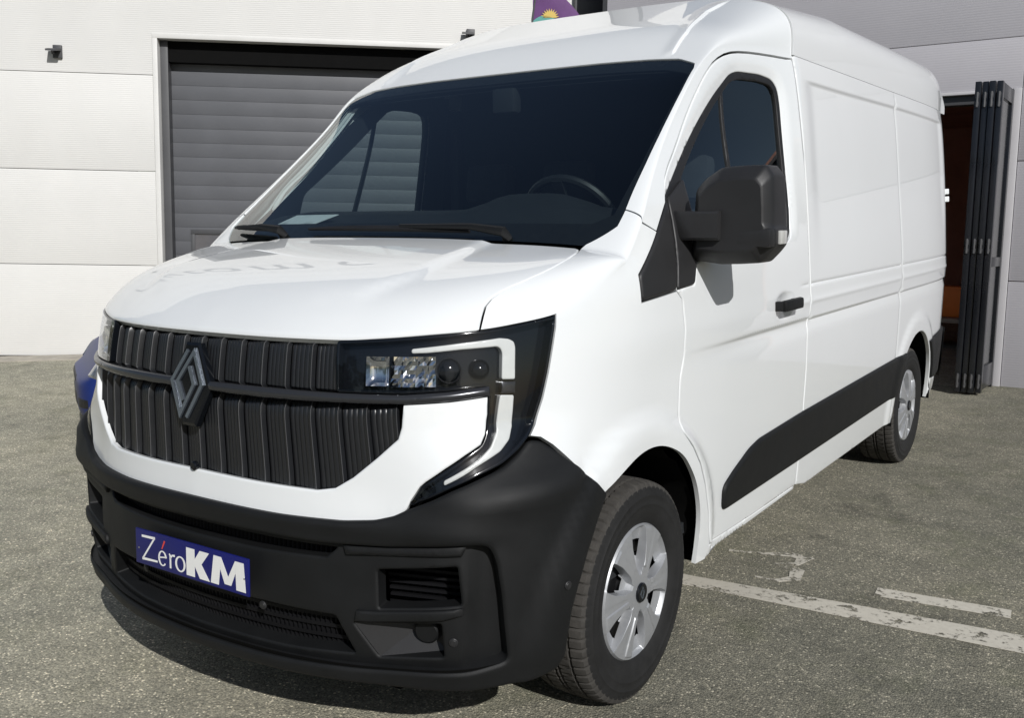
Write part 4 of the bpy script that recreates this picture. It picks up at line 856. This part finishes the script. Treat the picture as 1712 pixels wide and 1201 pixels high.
# ------------------------------------------------------------------ ground
def nodes(m): return m.node_tree.nodes, m.node_tree.links
def asphalt():
    m = bpy.data.materials.new('worn_asphalt'); m.use_nodes = True; N, L = nodes(m); b = N['Principled BSDF']; tc = N.new('ShaderNodeTexCoord')
    def noise(scale, det=4, rough=.6):
        n = N.new('ShaderNodeTexNoise'); n.inputs['Scale'].default_value = scale; n.inputs['Detail'].default_value = det; n.inputs['Roughness'].default_value = rough; L.new(tc.outputs['Object'], n.inputs['Vector']); return n
    def ramp(src, stops):
        r = N.new('ShaderNodeValToRGB'); e = r.color_ramp.elements
        while len(e) < len(stops): e.new(.5)
        for el, (p, c) in zip(e, stops): el.position = p; el.color = (*c, 1)
        L.new(src, r.inputs[0]); return r.outputs[0]
    def mix(a, c, fac, mode='MIX'):
        x = N.new('ShaderNodeMix'); x.data_type = 'RGBA'; x.blend_type = mode
        if isinstance(fac, (int, float)): x.inputs[0].default_value = fac
        else: L.new(fac, x.inputs[0])
        for i, v in ((6, a), (7, c)):
            if isinstance(v, tuple): x.inputs[i].default_value = (*v, 1)
            else: L.new(v, x.inputs[i])
        return x.outputs[2]
    vo = N.new('ShaderNodeTexVoronoi'); vo.inputs['Scale'].default_value = 150; L.new(tc.outputs['Object'], vo.inputs['Vector'])
    sep = N.new('ShaderNodeSeparateColor'); L.new(vo.outputs['Color'], sep.inputs[0])
    stone = ramp(sep.outputs[0], [(0, (.150, .150, .137)), (.35, (.215, .211, .188)), (.65, (.258, .250, .219)), (.92, (.31, .297, .257)), (1, (.66, .62, .54))])
    gap = ramp(vo.outputs['Distance'], [(0, (1, 1, 1)), (.45, (.97, .97, .97)), (.8, (.60, .60, .60))])
    c = mix(stone, gap, .75, 'MULTIPLY')
    dk = ramp(noise(210, 3, .7).outputs[0], [(.30, (.35, .35, .34)), (.40, (1, 1, 1))]); c = mix(c, dk, .85, 'MULTIPLY')
    big = ramp(noise(.55, 3).outputs[0], [(.3, (.80, .81, .79)), (.7, (1.20, 1.17, 1.10))]); c = mix(c, big, 1., 'MULTIPLY')
    med = ramp(noise(5., 6, .7).outputs[0], [(.3, (.70, .71, .69)), (.7, (1.22, 1.21, 1.17))]); c = mix(c, med, .8, 'MULTIPLY')
    st = ramp(noise(1.3, 6, .65).outputs[0], [(.56, (1, 1, 1)), (.66, (.72, .72, .73))]); c = mix(c, st, 1., 'MULTIPLY')      # old oil stains
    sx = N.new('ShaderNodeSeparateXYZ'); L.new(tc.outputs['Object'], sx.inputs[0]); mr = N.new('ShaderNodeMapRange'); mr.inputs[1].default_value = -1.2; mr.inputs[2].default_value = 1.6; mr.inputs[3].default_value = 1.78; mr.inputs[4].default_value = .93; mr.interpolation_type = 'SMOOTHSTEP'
    wob = N.new('ShaderNodeMath'); wob.operation = 'MULTIPLY_ADD'; wob.inputs[1].default_value = 1.6; L.new(noise(.8, 5, .6).outputs[0], wob.inputs[0]); L.new(sx.outputs[0], wob.inputs[2]); L.new(wob.outputs[0], mr.inputs[0]); mr.inputs[1].default_value = -.4; mr.inputs[2].default_value = 2.4; c = mix(c, mr.outputs[0], 1., 'MULTIPLY')   # ground colour gets paler towards -X, with a wavy transition
    # moss / damp green patches and pale grit
    gm = ramp(noise(2.1, 6, .7).outputs[0], [(.52, (0, 0, 0)), (.72, (1, 1, 1))]); c = mix(c, (.105, .120, .062), mix((0, 0, 0), gm, .38))
    gr = ramp(noise(300, 2).outputs[0], [(.70, (0, 0, 0)), (.76, (1, 1, 1))]); c = mix(c, (.46, .42, .34), mix((0, 0, 0), gr, .35)); c = mix(c, (1.0, .985, .935), 1., 'MULTIPLY')
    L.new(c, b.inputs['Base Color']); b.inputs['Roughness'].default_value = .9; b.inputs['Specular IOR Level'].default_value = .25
    bu = N.new('ShaderNodeBump'); bu.inputs['Strength'].default_value = .7; bu.inputs['Distance'].default_value = .005
    inv = N.new('ShaderNodeMath'); inv.operation = 'SUBTRACT'; inv.inputs[0].default_value = 1; L.new(vo.outputs['Distance'], inv.inputs[1])
    ad = N.new('ShaderNodeMath'); ad.operation = 'ADD'; L.new(inv.outputs[0], ad.inputs[0]); L.new(sep.outputs[1], ad.inputs[1]); L.new(ad.outputs[0], bu.inputs['Height']); L.new(bu.outputs[0], b.inputs['Normal'])
    return m
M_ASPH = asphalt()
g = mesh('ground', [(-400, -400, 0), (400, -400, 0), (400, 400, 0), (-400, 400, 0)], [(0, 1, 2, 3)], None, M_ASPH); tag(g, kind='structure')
def paint_mat(lo=.40, nm='worn_road_paint'):
    m = bpy.data.materials.new(nm); m.use_nodes = True; N, L = nodes(m); b = N['Principled BSDF']; tc = N.new('ShaderNodeTexCoord'); o = N['Material Output']
    n = N.new('ShaderNodeTexNoise'); n.inputs['Scale'].default_value = 42; n.inputs['Detail'].default_value = 5; n.inputs['Roughness'].default_value = .7; L.new(tc.outputs['Object'], n.inputs['Vector'])
    n2 = N.new('ShaderNodeTexNoise'); n2.inputs['Scale'].default_value = 9; n2.inputs['Detail'].default_value = 3; L.new(tc.outputs['Object'], n2.inputs['Vector'])
    ad = N.new('ShaderNodeMath'); ad.operation = 'ADD'; L.new(n.outputs[0], ad.inputs[0]); L.new(n2.outputs[0], ad.inputs[1])
    r = N.new('ShaderNodeValToRGB'); r.color_ramp.elements[0].position = lo; r.color_ramp.elements[1].position = lo+.07; hf = N.new('ShaderNodeMath'); hf.operation = 'MULTIPLY'; hf.inputs[1].default_value = .5; L.new(ad.outputs[0], hf.inputs[0]); L.new(hf.outputs[0], r.inputs[0])
    c = N.new('ShaderNodeValToRGB'); c.color_ramp.elements[0].color = (.40, .37, .31, 1); c.color_ramp.elements[1].color = (.60, .57, .49, 1); L.new(n.outputs[0], c.inputs[0]); L.new(c.outputs[0], b.inputs['Base Color']); b.inputs['Roughness'].default_value = .85
    t = N.new('ShaderNodeBsdfTransparent'); mx = N.new('ShaderNodeMixShader'); L.new(r.outputs[0], mx.inputs[0]); L.new(t.outputs[0], mx.inputs[1]); L.new(b.outputs[0], mx.inputs[2]); L.new(mx.outputs[0], o.inputs[0])
    return m
M_PAINT = paint_mat()
M_PAINT2 = paint_mat(.46, 'nearly_gone_road_paint')
def line(name, pts, w, lab):
    mb = MB(); ribbon(mb, pts, w, Matrix.Translation((0, 0, .002)), .002); o = mb.build(name, M_PAINT2 if name == 'bay_number' else M_PAINT); recalc(o); return tag(o, lab, 'parking line', kind='structure')
line('parking_line', [(-1.2, .97), (.70, 1.005), (1.35, 1.05), (1.97, 1.088), (6.0, 1.30)], [.12, .11, .14, .16, .16], None)
line('parking_line', [(1.395, 1.307), (1.888, 1.356)], [.095, .085], None)
line('bay_number', [(.70, 1.45), (.84, 1.49), (.96, 1.545), (1.03, 1.53), (1.02, 1.44), (.97, 1.40), (1.05, 1.36), (1.07, 1.27), (1.02, 1.21), (.92, 1.20)], [.02, .022, .05, .06, .03, .04, .06, .05, .03, .012], None)
# ------------------------------------------------------------------ buildings
def wall_frame(O, h, v):
    h = Vector(h).normalized(); v = Vector(v); v = (v-h*(v.dot(h))).normalized(); n = h.cross(v); O = Vector(O)
    return Matrix(((h.x, n.x, v.x, O.x), (h.y, n.y, v.y, O.y), (h.z, n.z, v.z, O.z), (0, 0, 0, 1)))     # local x along wall, y out of it, z up
def ribbed(name, col, pitch=.0215, depth=.0010, var=.04):
    m = mat(name, col, .55, var=var, vscale=.9); N, L = nodes(m); b = N['Principled BSDF']; tc = N.new('ShaderNodeTexCoord'); sx = N.new('ShaderNodeSeparateXYZ'); L.new(tc.outputs['Object'], sx.inputs[0])
    # pressed micro ribs; the wavy noise keeps them from being perfectly straight
    no = N.new('ShaderNodeTexNoise'); no.inputs['Scale'].default_value = 3; L.new(tc.outputs['Object'], no.inputs['Vector'])
    a = N.new('ShaderNodeMath'); a.operation = 'MULTIPLY_ADD'; a.inputs[1].default_value = .006; L.new(no.outputs[0], a.inputs[0]); L.new(sx.outputs[2], a.inputs[2])
    mo = N.new('ShaderNodeMath'); mo.operation = 'PINGPONG'; mo.inputs[1].default_value = pitch/2; L.new(a.outputs[0], mo.inputs[0])
    r = N.new('ShaderNodeMapRange'); r.interpolation_type = 'SMOOTHSTEP'; r.inputs[1].default_value = pitch*.05; r.inputs[2].default_value = pitch*.28; r.inputs[3].default_value = 0; r.inputs[4].default_value = 1; L.new(mo.outputs[0], r.inputs[0])
    bu = N.new('ShaderNodeBump'); bu.inputs['Strength'].default_value = .9; bu.inputs['Distance'].default_value = depth; L.new(r.outputs[0], bu.inputs['Height']); L.new(bu.outputs[0], b.inputs['Normal'])
    return m
M_WALL = ribbed('white_sandwich_panel', (.61, .605, .585)); M_GWALL = ribbed('grey_sandwich_panel', (.43, .42, .445), .0215, .0004)
M_TRIMW = mat('white_flashing', (.61, .605, .585), .5, var=.05, vscale=3); M_TRIMG = mat('grey_flashing', (.50, .49, .505), .5, var=.04, vscale=3)
M_DGREY = mat('dark_grey_steel', (.055, .056, .060), .5, var=.10, vscale=3); M_SHUT = mat('grey_shutter_paint', (.092, .095, .104), .5, var=.07, vscale=2.5, bump=.15, bscale=40)
M_BASE = mat('concrete_plinth', (.36, .33, .28), .9, var=.25, vscale=7, bump=.5, bscale=60); M_RUBBER = MATS['rubber_seal']
def panel(root, x0, x1, z0, z1, m, name='wall_panel', t=.06, g=.006):
    mb = MB(); mb.bbox((x0+g/2, -t, z0+g/2), (x1-g/2, 0, z1-g/2), .008); o = mb.build(name, m, root, 40); recalc(o); return o
LWM = wall_frame((-8.65, 3.02, 0), (.763, .646, -.031), (.010, .036, .999))
lw = bpy.data.objects.new('white_hall', None); C.objects.link(lw); lw.matrix_world = LWM
tag(lw, 'white metal-clad hall with horizontal ribbed panels and a grey sectional garage door', 'building')
# panels left of the door, above the door, right of it
GX0, GX1, GZ = 1.82, 6.05, 3.565
rows = [-.02, 1.056, 2.112, 3.168, 4.30, 5.36, 6.42, 7.45, 8.30]
for z0, z1 in zip(rows[:-1], rows[1:]):
    if z0 < 3.1:
        panel(lw, -5., GX0-.055, z0, z1, M_WALL); panel(lw, GX1+.055, 7.4, z0, z1, M_WALL)
    elif z0 < 3.5:
        P_ = [(-5., z0+.003), (GX0-.058, z0+.003), (GX0-.058, GZ+.052), (GX1+.058, GZ+.052), (GX1+.058, z0+.003), (7.4, z0+.003), (7.4, z1-.003), (-5., z1-.003)]; recalc(MB().prism(P_, .06, Matrix(((1, 0, 0, 0), (0, 0, 1, -.06), (0, 1, 0, 0), (0, 0, 0, 1)))).build('wall_panel', M_WALL, lw))
    else: panel(lw, -5., 7.4, z0, z1, M_WALL)
mb = MB(); mb.box((-5, -.20, -.3), (GX0-.3, -.065, 8.25)); mb.box((GX1+.3, -.20, -.3), (7.4, -.065, 8.25)); mb.box((GX0-.3, -.20, GZ+.3), (GX1+.3, -.065, 8.25)); mb.build('wall_core', M_GAP, lw)
mb = MB(); mb.box((-5, -.06, -.35), (GX0-.06, -.015, -.02)); recalc(mb.build('plinth', M_BASE, lw))
mb = MB(); mb.box((-5, .0005, -.3), (GX0-.06, .006, .022)); recalc(mb.build('base_seal', M_RUBBER, lw))
strip_v = []
for x_, y_ in ((-5, .02), (GX0+4.4, .02), (GX0+4.4, .42), (-5, .42)): q_ = LWM @ Vector((x_, y_, 0)); strip_v.append((q_.x, q_.y))
mb = MB(); mb.prism(strip_v[::-1], .012, None, 0, -.05); ap = recalc(mb.build('concrete_edging', M_BASE)); tag(ap, kind='structure')
for x in (GX0-.055, GX1): mb = MB(); mb.bbox((x, -.30, -.3), (x+.055, .012, GZ+.05), .006); recalc(mb.build('door_jamb', M_TRIMW, lw, 40))
mb = MB(); mb.bbox((GX0-.055, -.30, GZ), (GX1+.055, .014, GZ+.052), .006); recalc(mb.build('door_lintel', M_TRIMW, lw, 40))
gd = empty('garage_door'); gd.parent = lw
for x in (GX0+.002, GX1-.085): mb = MB(); mb.bbox((x, -.25, -.3), (x+.083, -.10, GZ-.001), .006); recalc(mb.build('guide_rail', M_DGREY, gd, 40))
mb = MB(); mb.box((GX0+.085, -.25, GZ-.23), (GX1-.085, -.13, GZ-.002)); recalc(mb.build('header_shade', M_GAP, gd))  # black strip standing in for the shade under the lintel
z = -.10
sl = .160
k = 0
while z < GZ-.20:
    mb = MB(); mb.bbox((GX0+.075, -.31, z+.001), (GX1-.075, -.255, min(z+sl-.001, GZ-.10)), .0016); recalc(mb.build('door_slat', M_SHUT, gd, 40)); z += sl; k += 1
mb = MB(); mb.box((GX0+.07, -.33, -.2), (GX1-.07, -.30, GZ-.05)); mb.build('door_backing', M_DGREY, gd)
mb = MB()
for lo, hi in (((2.08, -.258, 1.42), (3.3, -.235, 1.475)), ((2.08, -.258, .9), (2.125, -.235, 1.42)), ((3.255, -.258, .9), (3.3, -.235, 1.42)), ((2.08, -.258, .86), (3.3, -.235, .9))): mb.bbox(lo, hi, .006)
recalc(mb.build('window_frame', M_DGREY, gd, 40))
mb = MB(); mb.box((2.12, -.2545, .88), (3.27, -.250, 1.43)); recalc(mb.build('window_pane', mat('door_window', (.10, .10, .11), .12, coat=.5, var=.1), gd))
mb = MB(); mb.bbox((6.46, .0, -.3), (6.86, .10, 8.3), .01); recalc(mb.build('corner_flashing', M_DGREY, lw, 40))
def lettering(txt, x0, z0, h, m):
    for ch, x in txt:
        cu = bpy.data.curves.new('letter', 'FONT'); cu.body = ch; cu.size = h; cu.extrude = .012; ob = bpy.data.objects.new('letter_tmp', cu); C.objects.link(ob)
        bpy.context.view_layer.update(); me = bpy.data.meshes.new_from_object(ob.evaluated_get(bpy.context.evaluated_depsgraph_get())); bpy.data.objects.remove(ob)
        o = link('letter', me, lw, m); o.matrix_local = Matrix(((1, 0, 0, x0+x), (0, 0, -1, .014), (0, 1, 0, z0), (0, 0, 0, 1)))
lettering((('A', 0), ('u', .95), ('t', 1.75), ('o', 2.25), ('m', 3.1), ('o', 4.35)), -1.2, 4.45, 1.25, M_DGREY)
def wall_lamp(x, z, lab):
    o = bpy.data.objects.new('wall_lamp', None); C.objects.link(o); o.matrix_world = LWM @ Matrix.Translation((x, 0, z)); tag(o, lab, 'wall lamp', 'wall lamps on the white hall')
    recalc(MB().bbox((-.02, 0, -.09), (.075, .035, .05), .008).build('back_plate', M_DGREY, o, 40))
    mb = MB(); mb.add([(-.07, .035, -.01), (.07, .035, -.01), (.055, .16, -.035), (-.055, .16, -.035), (-.07, .035, .012), (.07, .035, .012), (.055, .16, -.015), (-.055, .16, -.015)], [(0, 3, 2, 1), (4, 5, 6, 7), (0, 1, 5, 4), (1, 2, 6, 5), (2, 3, 7, 6), (3, 0, 4, 7)]); recalc(mb.build('lamp_head', M_DGREY, o))
    mb = MB(); mb.tube([(0, .03, -.03), (0, .10, -.05), (0, .12, -.02)], .012, 8); recalc(mb.build('lamp_arm', M_DGREY, o, 40))
wall_lamp(.735, 3.40, 'small dark spotlight on the white wall left of the garage door')
wall_lamp(5.255, 3.74, 'small dark spotlight tip showing above the van roof')
# ---- grey hall with folding doors
RWM = wall_frame((.99, 6.70, 0), (1, -.010, -.006), (.010, .036, .999))
rw = bpy.data.objects.new('grey_hall', None); C.objects.link(rw); rw.matrix_world = RWM
tag(rw, 'grey metal-clad hall with an open doorway and dark folding doors behind the van', 'building')
OX0, OZ = -3.2, 2.530
rr = [-.02, .922, 1.947, 2.982, 4.02, 5.05, 6.0]
for z0, z1 in zip(rr[:-1], rr[1:]):
    if z1 < 2.5: panel(rw, .068, 2.2, z0, z1, M_GWALL); panel(rw, -4.0, OX0-.06, z0, z1, M_GWALL)
    elif z0 < 2.5: panel(rw, .068, 2.2, z0, z1, M_GWALL); panel(rw, -4.0, .068, OZ+.03, z1, M_GWALL, g=0)
    else: panel(rw, -4.0, 2.2, z0, z1, M_GWALL)
for i in range(4):      # glazed shop front further along the wall
    x0 = 2.25+i*.95; sw = empty('shop_window', (x0, 0, 0)); sw.parent = rw
    recalc(MB().box((.05, -.05, .05), (.90, -.03, 2.93)).build('window_pane', M_GLOSS, sw))
    mb = MB()
    for lo, hi in (((0, -.08, 0), (.05, .01, 2.98)), ((.90, -.08, 0), (.95, .01, 2.98)), ((.05, -.08, 0), (.90, .01, .05)), ((.05, -.08, 2.93), (.90, .01, 2.98)), ((.05, -.075, 2.05), (.90, .005, 2.10))): mb.box(lo, hi)
    recalc(mb.build('window_frame', M_DGREY, sw))
mb = MB(); mb.bbox((.0, -.30, -.2), (.067, .012, OZ+.03), .006); recalc(mb.build('door_jamb', M_TRIMG, rw, 40)); mb = MB(); mb.bbox((OX0-.06, -.30, -.2), (OX0, .012, OZ+.03), .006); recalc(mb.build('door_jamb', M_TRIMG, rw, 40))
mb = MB(); mb.bbox((OX0, -.30, OZ), (-.001, .012, OZ+.029), .005); recalc(mb.build('door_lintel', M_TRIMG, rw, 40))
mb = MB(); mb.bbox((OX0, -.16, OZ-.08), (-.001, -.04, OZ-.001), .005); recalc(mb.build('door_track', M_DGREY, rw, 40))
mb = MB(); mb.box((-4.05, -.07, -.3), (-4.0, .0, 6.)); mb.box((-4.05, -6, -.3), (-4.0, -.075, 6.)); mb.build('side_wall', M_DGREY, rw)
M_ROOM = mat('dark_room', (.50, .26, .20), .8, var=.2, vscale=1.5); M_RFLOOR = mat('room_floor', (.14, .125, .11), .6, var=.2, vscale=3)
mb = MB(); mb.box((-4., -7.1, -.3), (6., -7.0, 5)); mb.box((-3.95, -7., -.3), (-3.9, -.1, 5)); mb.box((1.3, -7., -.3), (1.35, -.1, 5)); mb.box((-4., -7., 3.0), (6, -.1, 3.05)); mb.build('inner_wall', M_ROOM, rw)
mb = MB(); mb.box((-3.9, -7., -.05), (1.3, -.31, -.005)); mb.build('inner_floor', M_RFLOOR, rw)
# folding leaves stacked outside the right jamb
M_LEAF = mat('dark_door_frame', (.010, .011, .014), .30, coat=.2, var=.12, vscale=4, rvar=.05); M_HINGE = mat('galvanised_hinge', (.12, .12, .125), .35, metal=.6, var=.2, vscale=40)
def leaf(i, x, w, yo):
    o = empty('door_leaf', (x, yo, 0)); o.parent = rw
    recalc(MB().bbox((0, -.0, -.01), (w, .07, 2.545), .006).build('leaf_stile', M_LEAF, o, 40)); recalc(MB().bbox((0, .50, .0), (w, .57, 2.545), .006).build('leaf_stile', M_LEAF, o, 40))
    for z0, z1 in ((.02, .22), (2.42, 2.54), (1.05, 1.13)): recalc(MB().bbox((.002, .071, z0), (w-.002, .499, z1), .004).build('leaf_rail', M_LEAF, o, 40))
    recalc(MB().box((w*.4, .072, .22), (w*.6, .498, 1.05)).box((w*.4, .072, 1.13), (w*.6, .498, 2.42)).build('leaf_pane', M_GLOSS, o))
    for z in (.10, 1.22, 2.40):
        mb = MB(); mb.tube([(w*.5, .577, z-.06), (w*.5, .577, z+.06)], .010, 8); mb.bbox((w*.2, .570, z-.05), (w*.8, .576, z-.02), .001); mb.bbox((w*.2, .570, z+.01), (w*.8, .576, z+.05), .001); recalc(mb.build('hinge', M_HINGE, o, 40))
for i, (x, yo) in enumerate(((-.190, .045), (-.138, .022), (-.086, .035), (-.034, .010))): leaf(i, x, .046, yo)
# things inside the doorway
M_OR = mat('orange_panel', (.90, .24, .03), .5, var=.06); 
oc = recalc(MB().bbox((-.35, -.2, 0), (.35, .2, .34), .01, 0, RWM @ Matrix.Translation((-.75, -2.6, .42))).build('orange_crate', M_OR, None, 40)); tag(oc, 'orange box glimpsed through the dark doorway behind the van', 'crate')
mbx = RWM @ Matrix.Translation((-.7, -2.5, 0)); bench = empty('work_bench'); bench.matrix_world = mbx; tag(bench, 'low pale work bench under the orange box in the doorway', 'bench')
M_PALE = mat('pale_board', (.42, .38, .30), .6, var=.1)
recalc(MB().bbox((-.5, -.35, .37), (.55, .35, .415), .005).build('bench_top', M_PALE, bench, 40))
for x in (-.45, .45): recalc(MB().bbox((x, -.3, 0), (x+.05, .3, .368), .005).build('bench_leg', M_DGREY, bench, 40))
# ------------------------------------------------------------------ feather flag
def feather_flag():
    o = empty('feather_flag', (-2.75, 5.05, 0), R(30)); tag(o, 'purple feather flag with a yellow sun rising behind the van roof', 'flag')
    recalc(MB().tube([(0, 0, 0), (0, 0, 2.6), (.01, 0, 3.3), (.06, 0, 3.62), (.16, 0, 3.74)], [.014, .012, .010, .008, .006], 8).build('flag_pole', M_DGREY, o, 40))
    pur = mat('purple_cloth', (.115, .045, .155), .75, var=.15, vscale=6, bump=.3, bscale=80)
    edge = lambda z: .02+.56*(1-max(0, (z-2.9)/.80)**2) if z > 2.9 else .58
    V = []; F = []; zs = np.linspace(.9, 3.70, 42); m = 9
    for z in zs:
        for j in range(m): u = j/(m-1); x = .015+u*max(.02, edge(z)); V.append((x, .03*math.sin(z*3+u*2.5)*u, z))
    for i in range(41):
        for j in range(m-1): F.append((i*m+j, i*m+j+1, (i+1)*m+j+1, (i+1)*m+j))
    mesh('flag_cloth', V, F, o, pur, True)
    yel = mat('yellow_print', (.62, .45, .12), .7, var=.05); tur = mat('turquoise_print', (.10, .33, .30), .7, var=.05)
    for sd_ in (-1, 1):
        mb = MB(); cx, cz = .17, 3.30; yy = -.022 if sd_ < 0 else .024; T = Matrix(((1, 0, 0, 0), (0, 0, 1, yy), (0, 1, 0, 0), (0, 0, 0, 1)))
        P = []
        for q in range(22): a = math.pi*q/21; r = .085 if q % 2 else .055; P.append((cx+r*math.cos(a), cz+r*math.sin(a)))
        mb.prism(P, .001, T); recalc(mb.build('sun_print', yel, o))
        mb = MB(); P = [(cx-.15, cz-.16)]+[(cx-.15+.26*t, cz-.02+.07*math.sin(t*3.1)*(1-t)) for t in np.linspace(0, 1, 12)]+[(cx+.12, cz-.16)]; mb.prism(P, .002, T); recalc(mb.build('wave_print', tur, o))
feather_flag()
# ------------------------------------------------------------------ blue car behind the van's right front corner
def blue_car():
    from mathutils.bvhtree import BVHTree
    car = empty('blue_car', (-3.85, 2.10, 0), math.atan2(-.86, -.50)+math.pi/2); tag(car, 'dark blue car whose nose peeks out behind the left end of the van grille', 'car')
    car.scale = (.92, .92, .92)
    blue = mat('blue_car_paint', (.010, .024, .135), .42, spec=.3, var=.03)
    # sections along the length (nose at -y): y, half width, bottom, shoulder, top
    S = [(-1.00, .46, .27, .42, .48), (-.98, .60, .21, .44, .50), (-.93, .70, .18, .46, .52), (-.89, .735, .17, .49, .57), (-.84, .76, .17, .56, .66), (-.76, .79, .17, .62, .715), (-.58, .82, .18, .68, .76), (-.30, .85, .18, .76, .85), (.05, .865, .18, .84, .95), (.35, .87, .18, .88, 1.01), (.62, .87, .18, .90, 1.20), (1.05, .87, .18, .92, 1.42), (1.6, .87, .18, .93, 1.48), (2.3, .86, .18, .95, 1.46), (2.75, .82, .22, .95, 1.38), (3.0, .75, .28, .92, 1.12), (3.12, .66, .36, .85, .95)]
    V = []; F = []; m = 15
    for y, w_, b_, s_, t_ in S:
        half = [(w_*.80, b_), (w_*.965, b_+.04), (w_*1.0, b_+(s_-b_)*.35), (w_*1.0, b_+(s_-b_)*.7), (w_*.985, s_), (w_*(.95 if t_-s_ < .2 else .86), s_+(t_-s_)*.45), (w_*(.84 if t_-s_ < .2 else .70), t_-(t_-s_)*.10), (0, t_+.01)]
        for x, z in half: V.append((x, y, z))
        for x, z in half[::-1][1:]: V.append((-x, y, z))
    for i in range(len(S)-1):
        for j in range(m-1): F.append((i*m+j, i*m+j+1, (i+1)*m+j+1, (i+1)*m+j))
    F.append(tuple(range(m))); F.append(tuple(range((len(S)-1)*m, len(S)*m))[::-1]); me = mesh('body', V, F, car, blue, True); recalc(me)
    sub = me.modifiers.new('s', 'SUBSURF'); sub.levels = sub.render_levels = 2
    bpy.context.view_layer.update(); dg = bpy.context.evaluated_depsgraph_get(); bv = BVHTree.FromObject(me, dg)
    lensm = mat('car_lamp_glass', (.20, .21, .23), .10, metal=.4, coat=1, var=.7, vscale=11)
    def cling(name, quad, n, off, m_):
        """part lying on the body between four corner points"""
        A, B, Cc, D = [Vector(q) for q in quad]; V = []; F = []
        for i in range(n+1):
            for j in range(n+1):
                u, v = i/n, j/n; p = (A*(1-u)+B*u)*(1-v)+(D*(1-u)+Cc*u)*v; l, nn, _, _ = bv.find_nearest(p); e = min(u, 1-u, v, 1-v); V.append(l+nn*(off if e > 1e-6 else -.01))
        for i in range(n):
            for j in range(n): F.append((i*(n+1)+j, (i+1)*(n+1)+j, (i+1)*(n+1)+j+1, i*(n+1)+j+1))
        return recalc(mesh(name, V, F, car, m_, 60))
    for sg in (1, -1):
        cling('headlight', [(sg*.60, -.91, .50), (sg*.775, -.84, .50), (sg*.80, -.72, .665), (sg*.64, -.83, .66)], 10, .010, lensm)
        cling('side_intake', [(sg*.50, -1.0, .27), (sg*.72, -.93, .28), (sg*.72, -.93, .36), (sg*.50, -1.0, .37)], 6, .006, M_SEAL)
        cling('side_window', [(sg*.84, .70, .96), (sg*.86, 2.3, .99), (sg*.66, 2.05, 1.37), (sg*.66, 1.15, 1.36)], 10, .006, M_GLOSS)
        for y in (-.28, 2.25):
            wv = empty('wheel', (sg*.79, y, .31)); wv.parent = car; mb = MB(); T = Matrix.Rotation(R(90 if sg > 0 else -90), 4, 'Y'); disc(mb, T @ Matrix.Translation((0, 0, -.10)), .31, .19, 40, 0, .03); recalc(mb.build('tyre', M_TYRE, wv, 40)); mb = MB(); disc(mb, T @ Matrix.Translation((0, 0, .085)), .20, .012, 32, 0, .01); recalc(mb.build('rim', M_SILVER, wv, 40))
    cling('lower_grille', [(-.44, -1.02, .26), (.44, -1.02, .26), (.44, -1.02, .37), (-.44, -1.02, .37)], 8, .006, M_SEAL); cling('upper_grille', [(-.34, -1.0, .44), (.34, -1.0, .44), (.34, -.98, .49), (-.34, -.98, .49)], 8, .006, M_SEAL)
    cling('windscreen', [(-.66, .46, 1.02), (.66, .46, 1.02), (.58, 1.0, 1.40), (-.58, 1.0, 1.40)], 10, .006, M_GLOSS)
blue_car()

# ------------------------------------------------------------------ trees across the yard, behind the photographer (seen only mirrored in paint and glass)
def tree_line():
    rng = np.random.default_rng(3); V = []; F = []; fm = []
    for x in np.arange(-34, 36, 5.2):
        cx = x+rng.uniform(-1, 1); cy = -27+rng.uniform(-2, 2); h = rng.uniform(5.5, 8.5); b = len(V)
        for z, r in ((0, .22), (h*.5, .14), (h*.85, .05)):
            for k in range(6): V.append((cx+r*math.cos(k*1.047), cy+r*math.sin(k*1.047), z))
        for i in range(2):
            for k in range(6): F.append((b+i*6+k, b+i*6+(k+1) % 6, b+i*6+6+(k+1) % 6, b+i*6+6+k)); fm.append(1)
        for _ in range(900):
            d = rng.normal(size=3); d /= np.linalg.norm(d); rr = rng.uniform(.55, 1)**.5; c = np.array([cx, cy, h*.58])+d*rr*np.array([2.7, 2.2, h*.42])*(.85+.3*math.sin(d[0]*5+x)*math.cos(d[2]*4))
            a = rng.normal(size=3); a /= np.linalg.norm(a); e = np.cross(a, d); e /= np.linalg.norm(e)+1e-9; s = rng.uniform(.15, .34); b = len(V)
            V += [tuple(c-a*s), tuple(c+e*s*.6), tuple(c+a*s), tuple(c-e*s*.6)]; F.append((b, b+1, b+2, b+3)); fm.append(0)
    o = mesh('tree_line', V, F, None, [mat('foliage', (.055, .085, .030), .7, var=.4, vscale=.8), mat('bark', (.09, .07, .05), .9, var=.2)], None, fm); tag(o, kind='stuff')
tree_line()
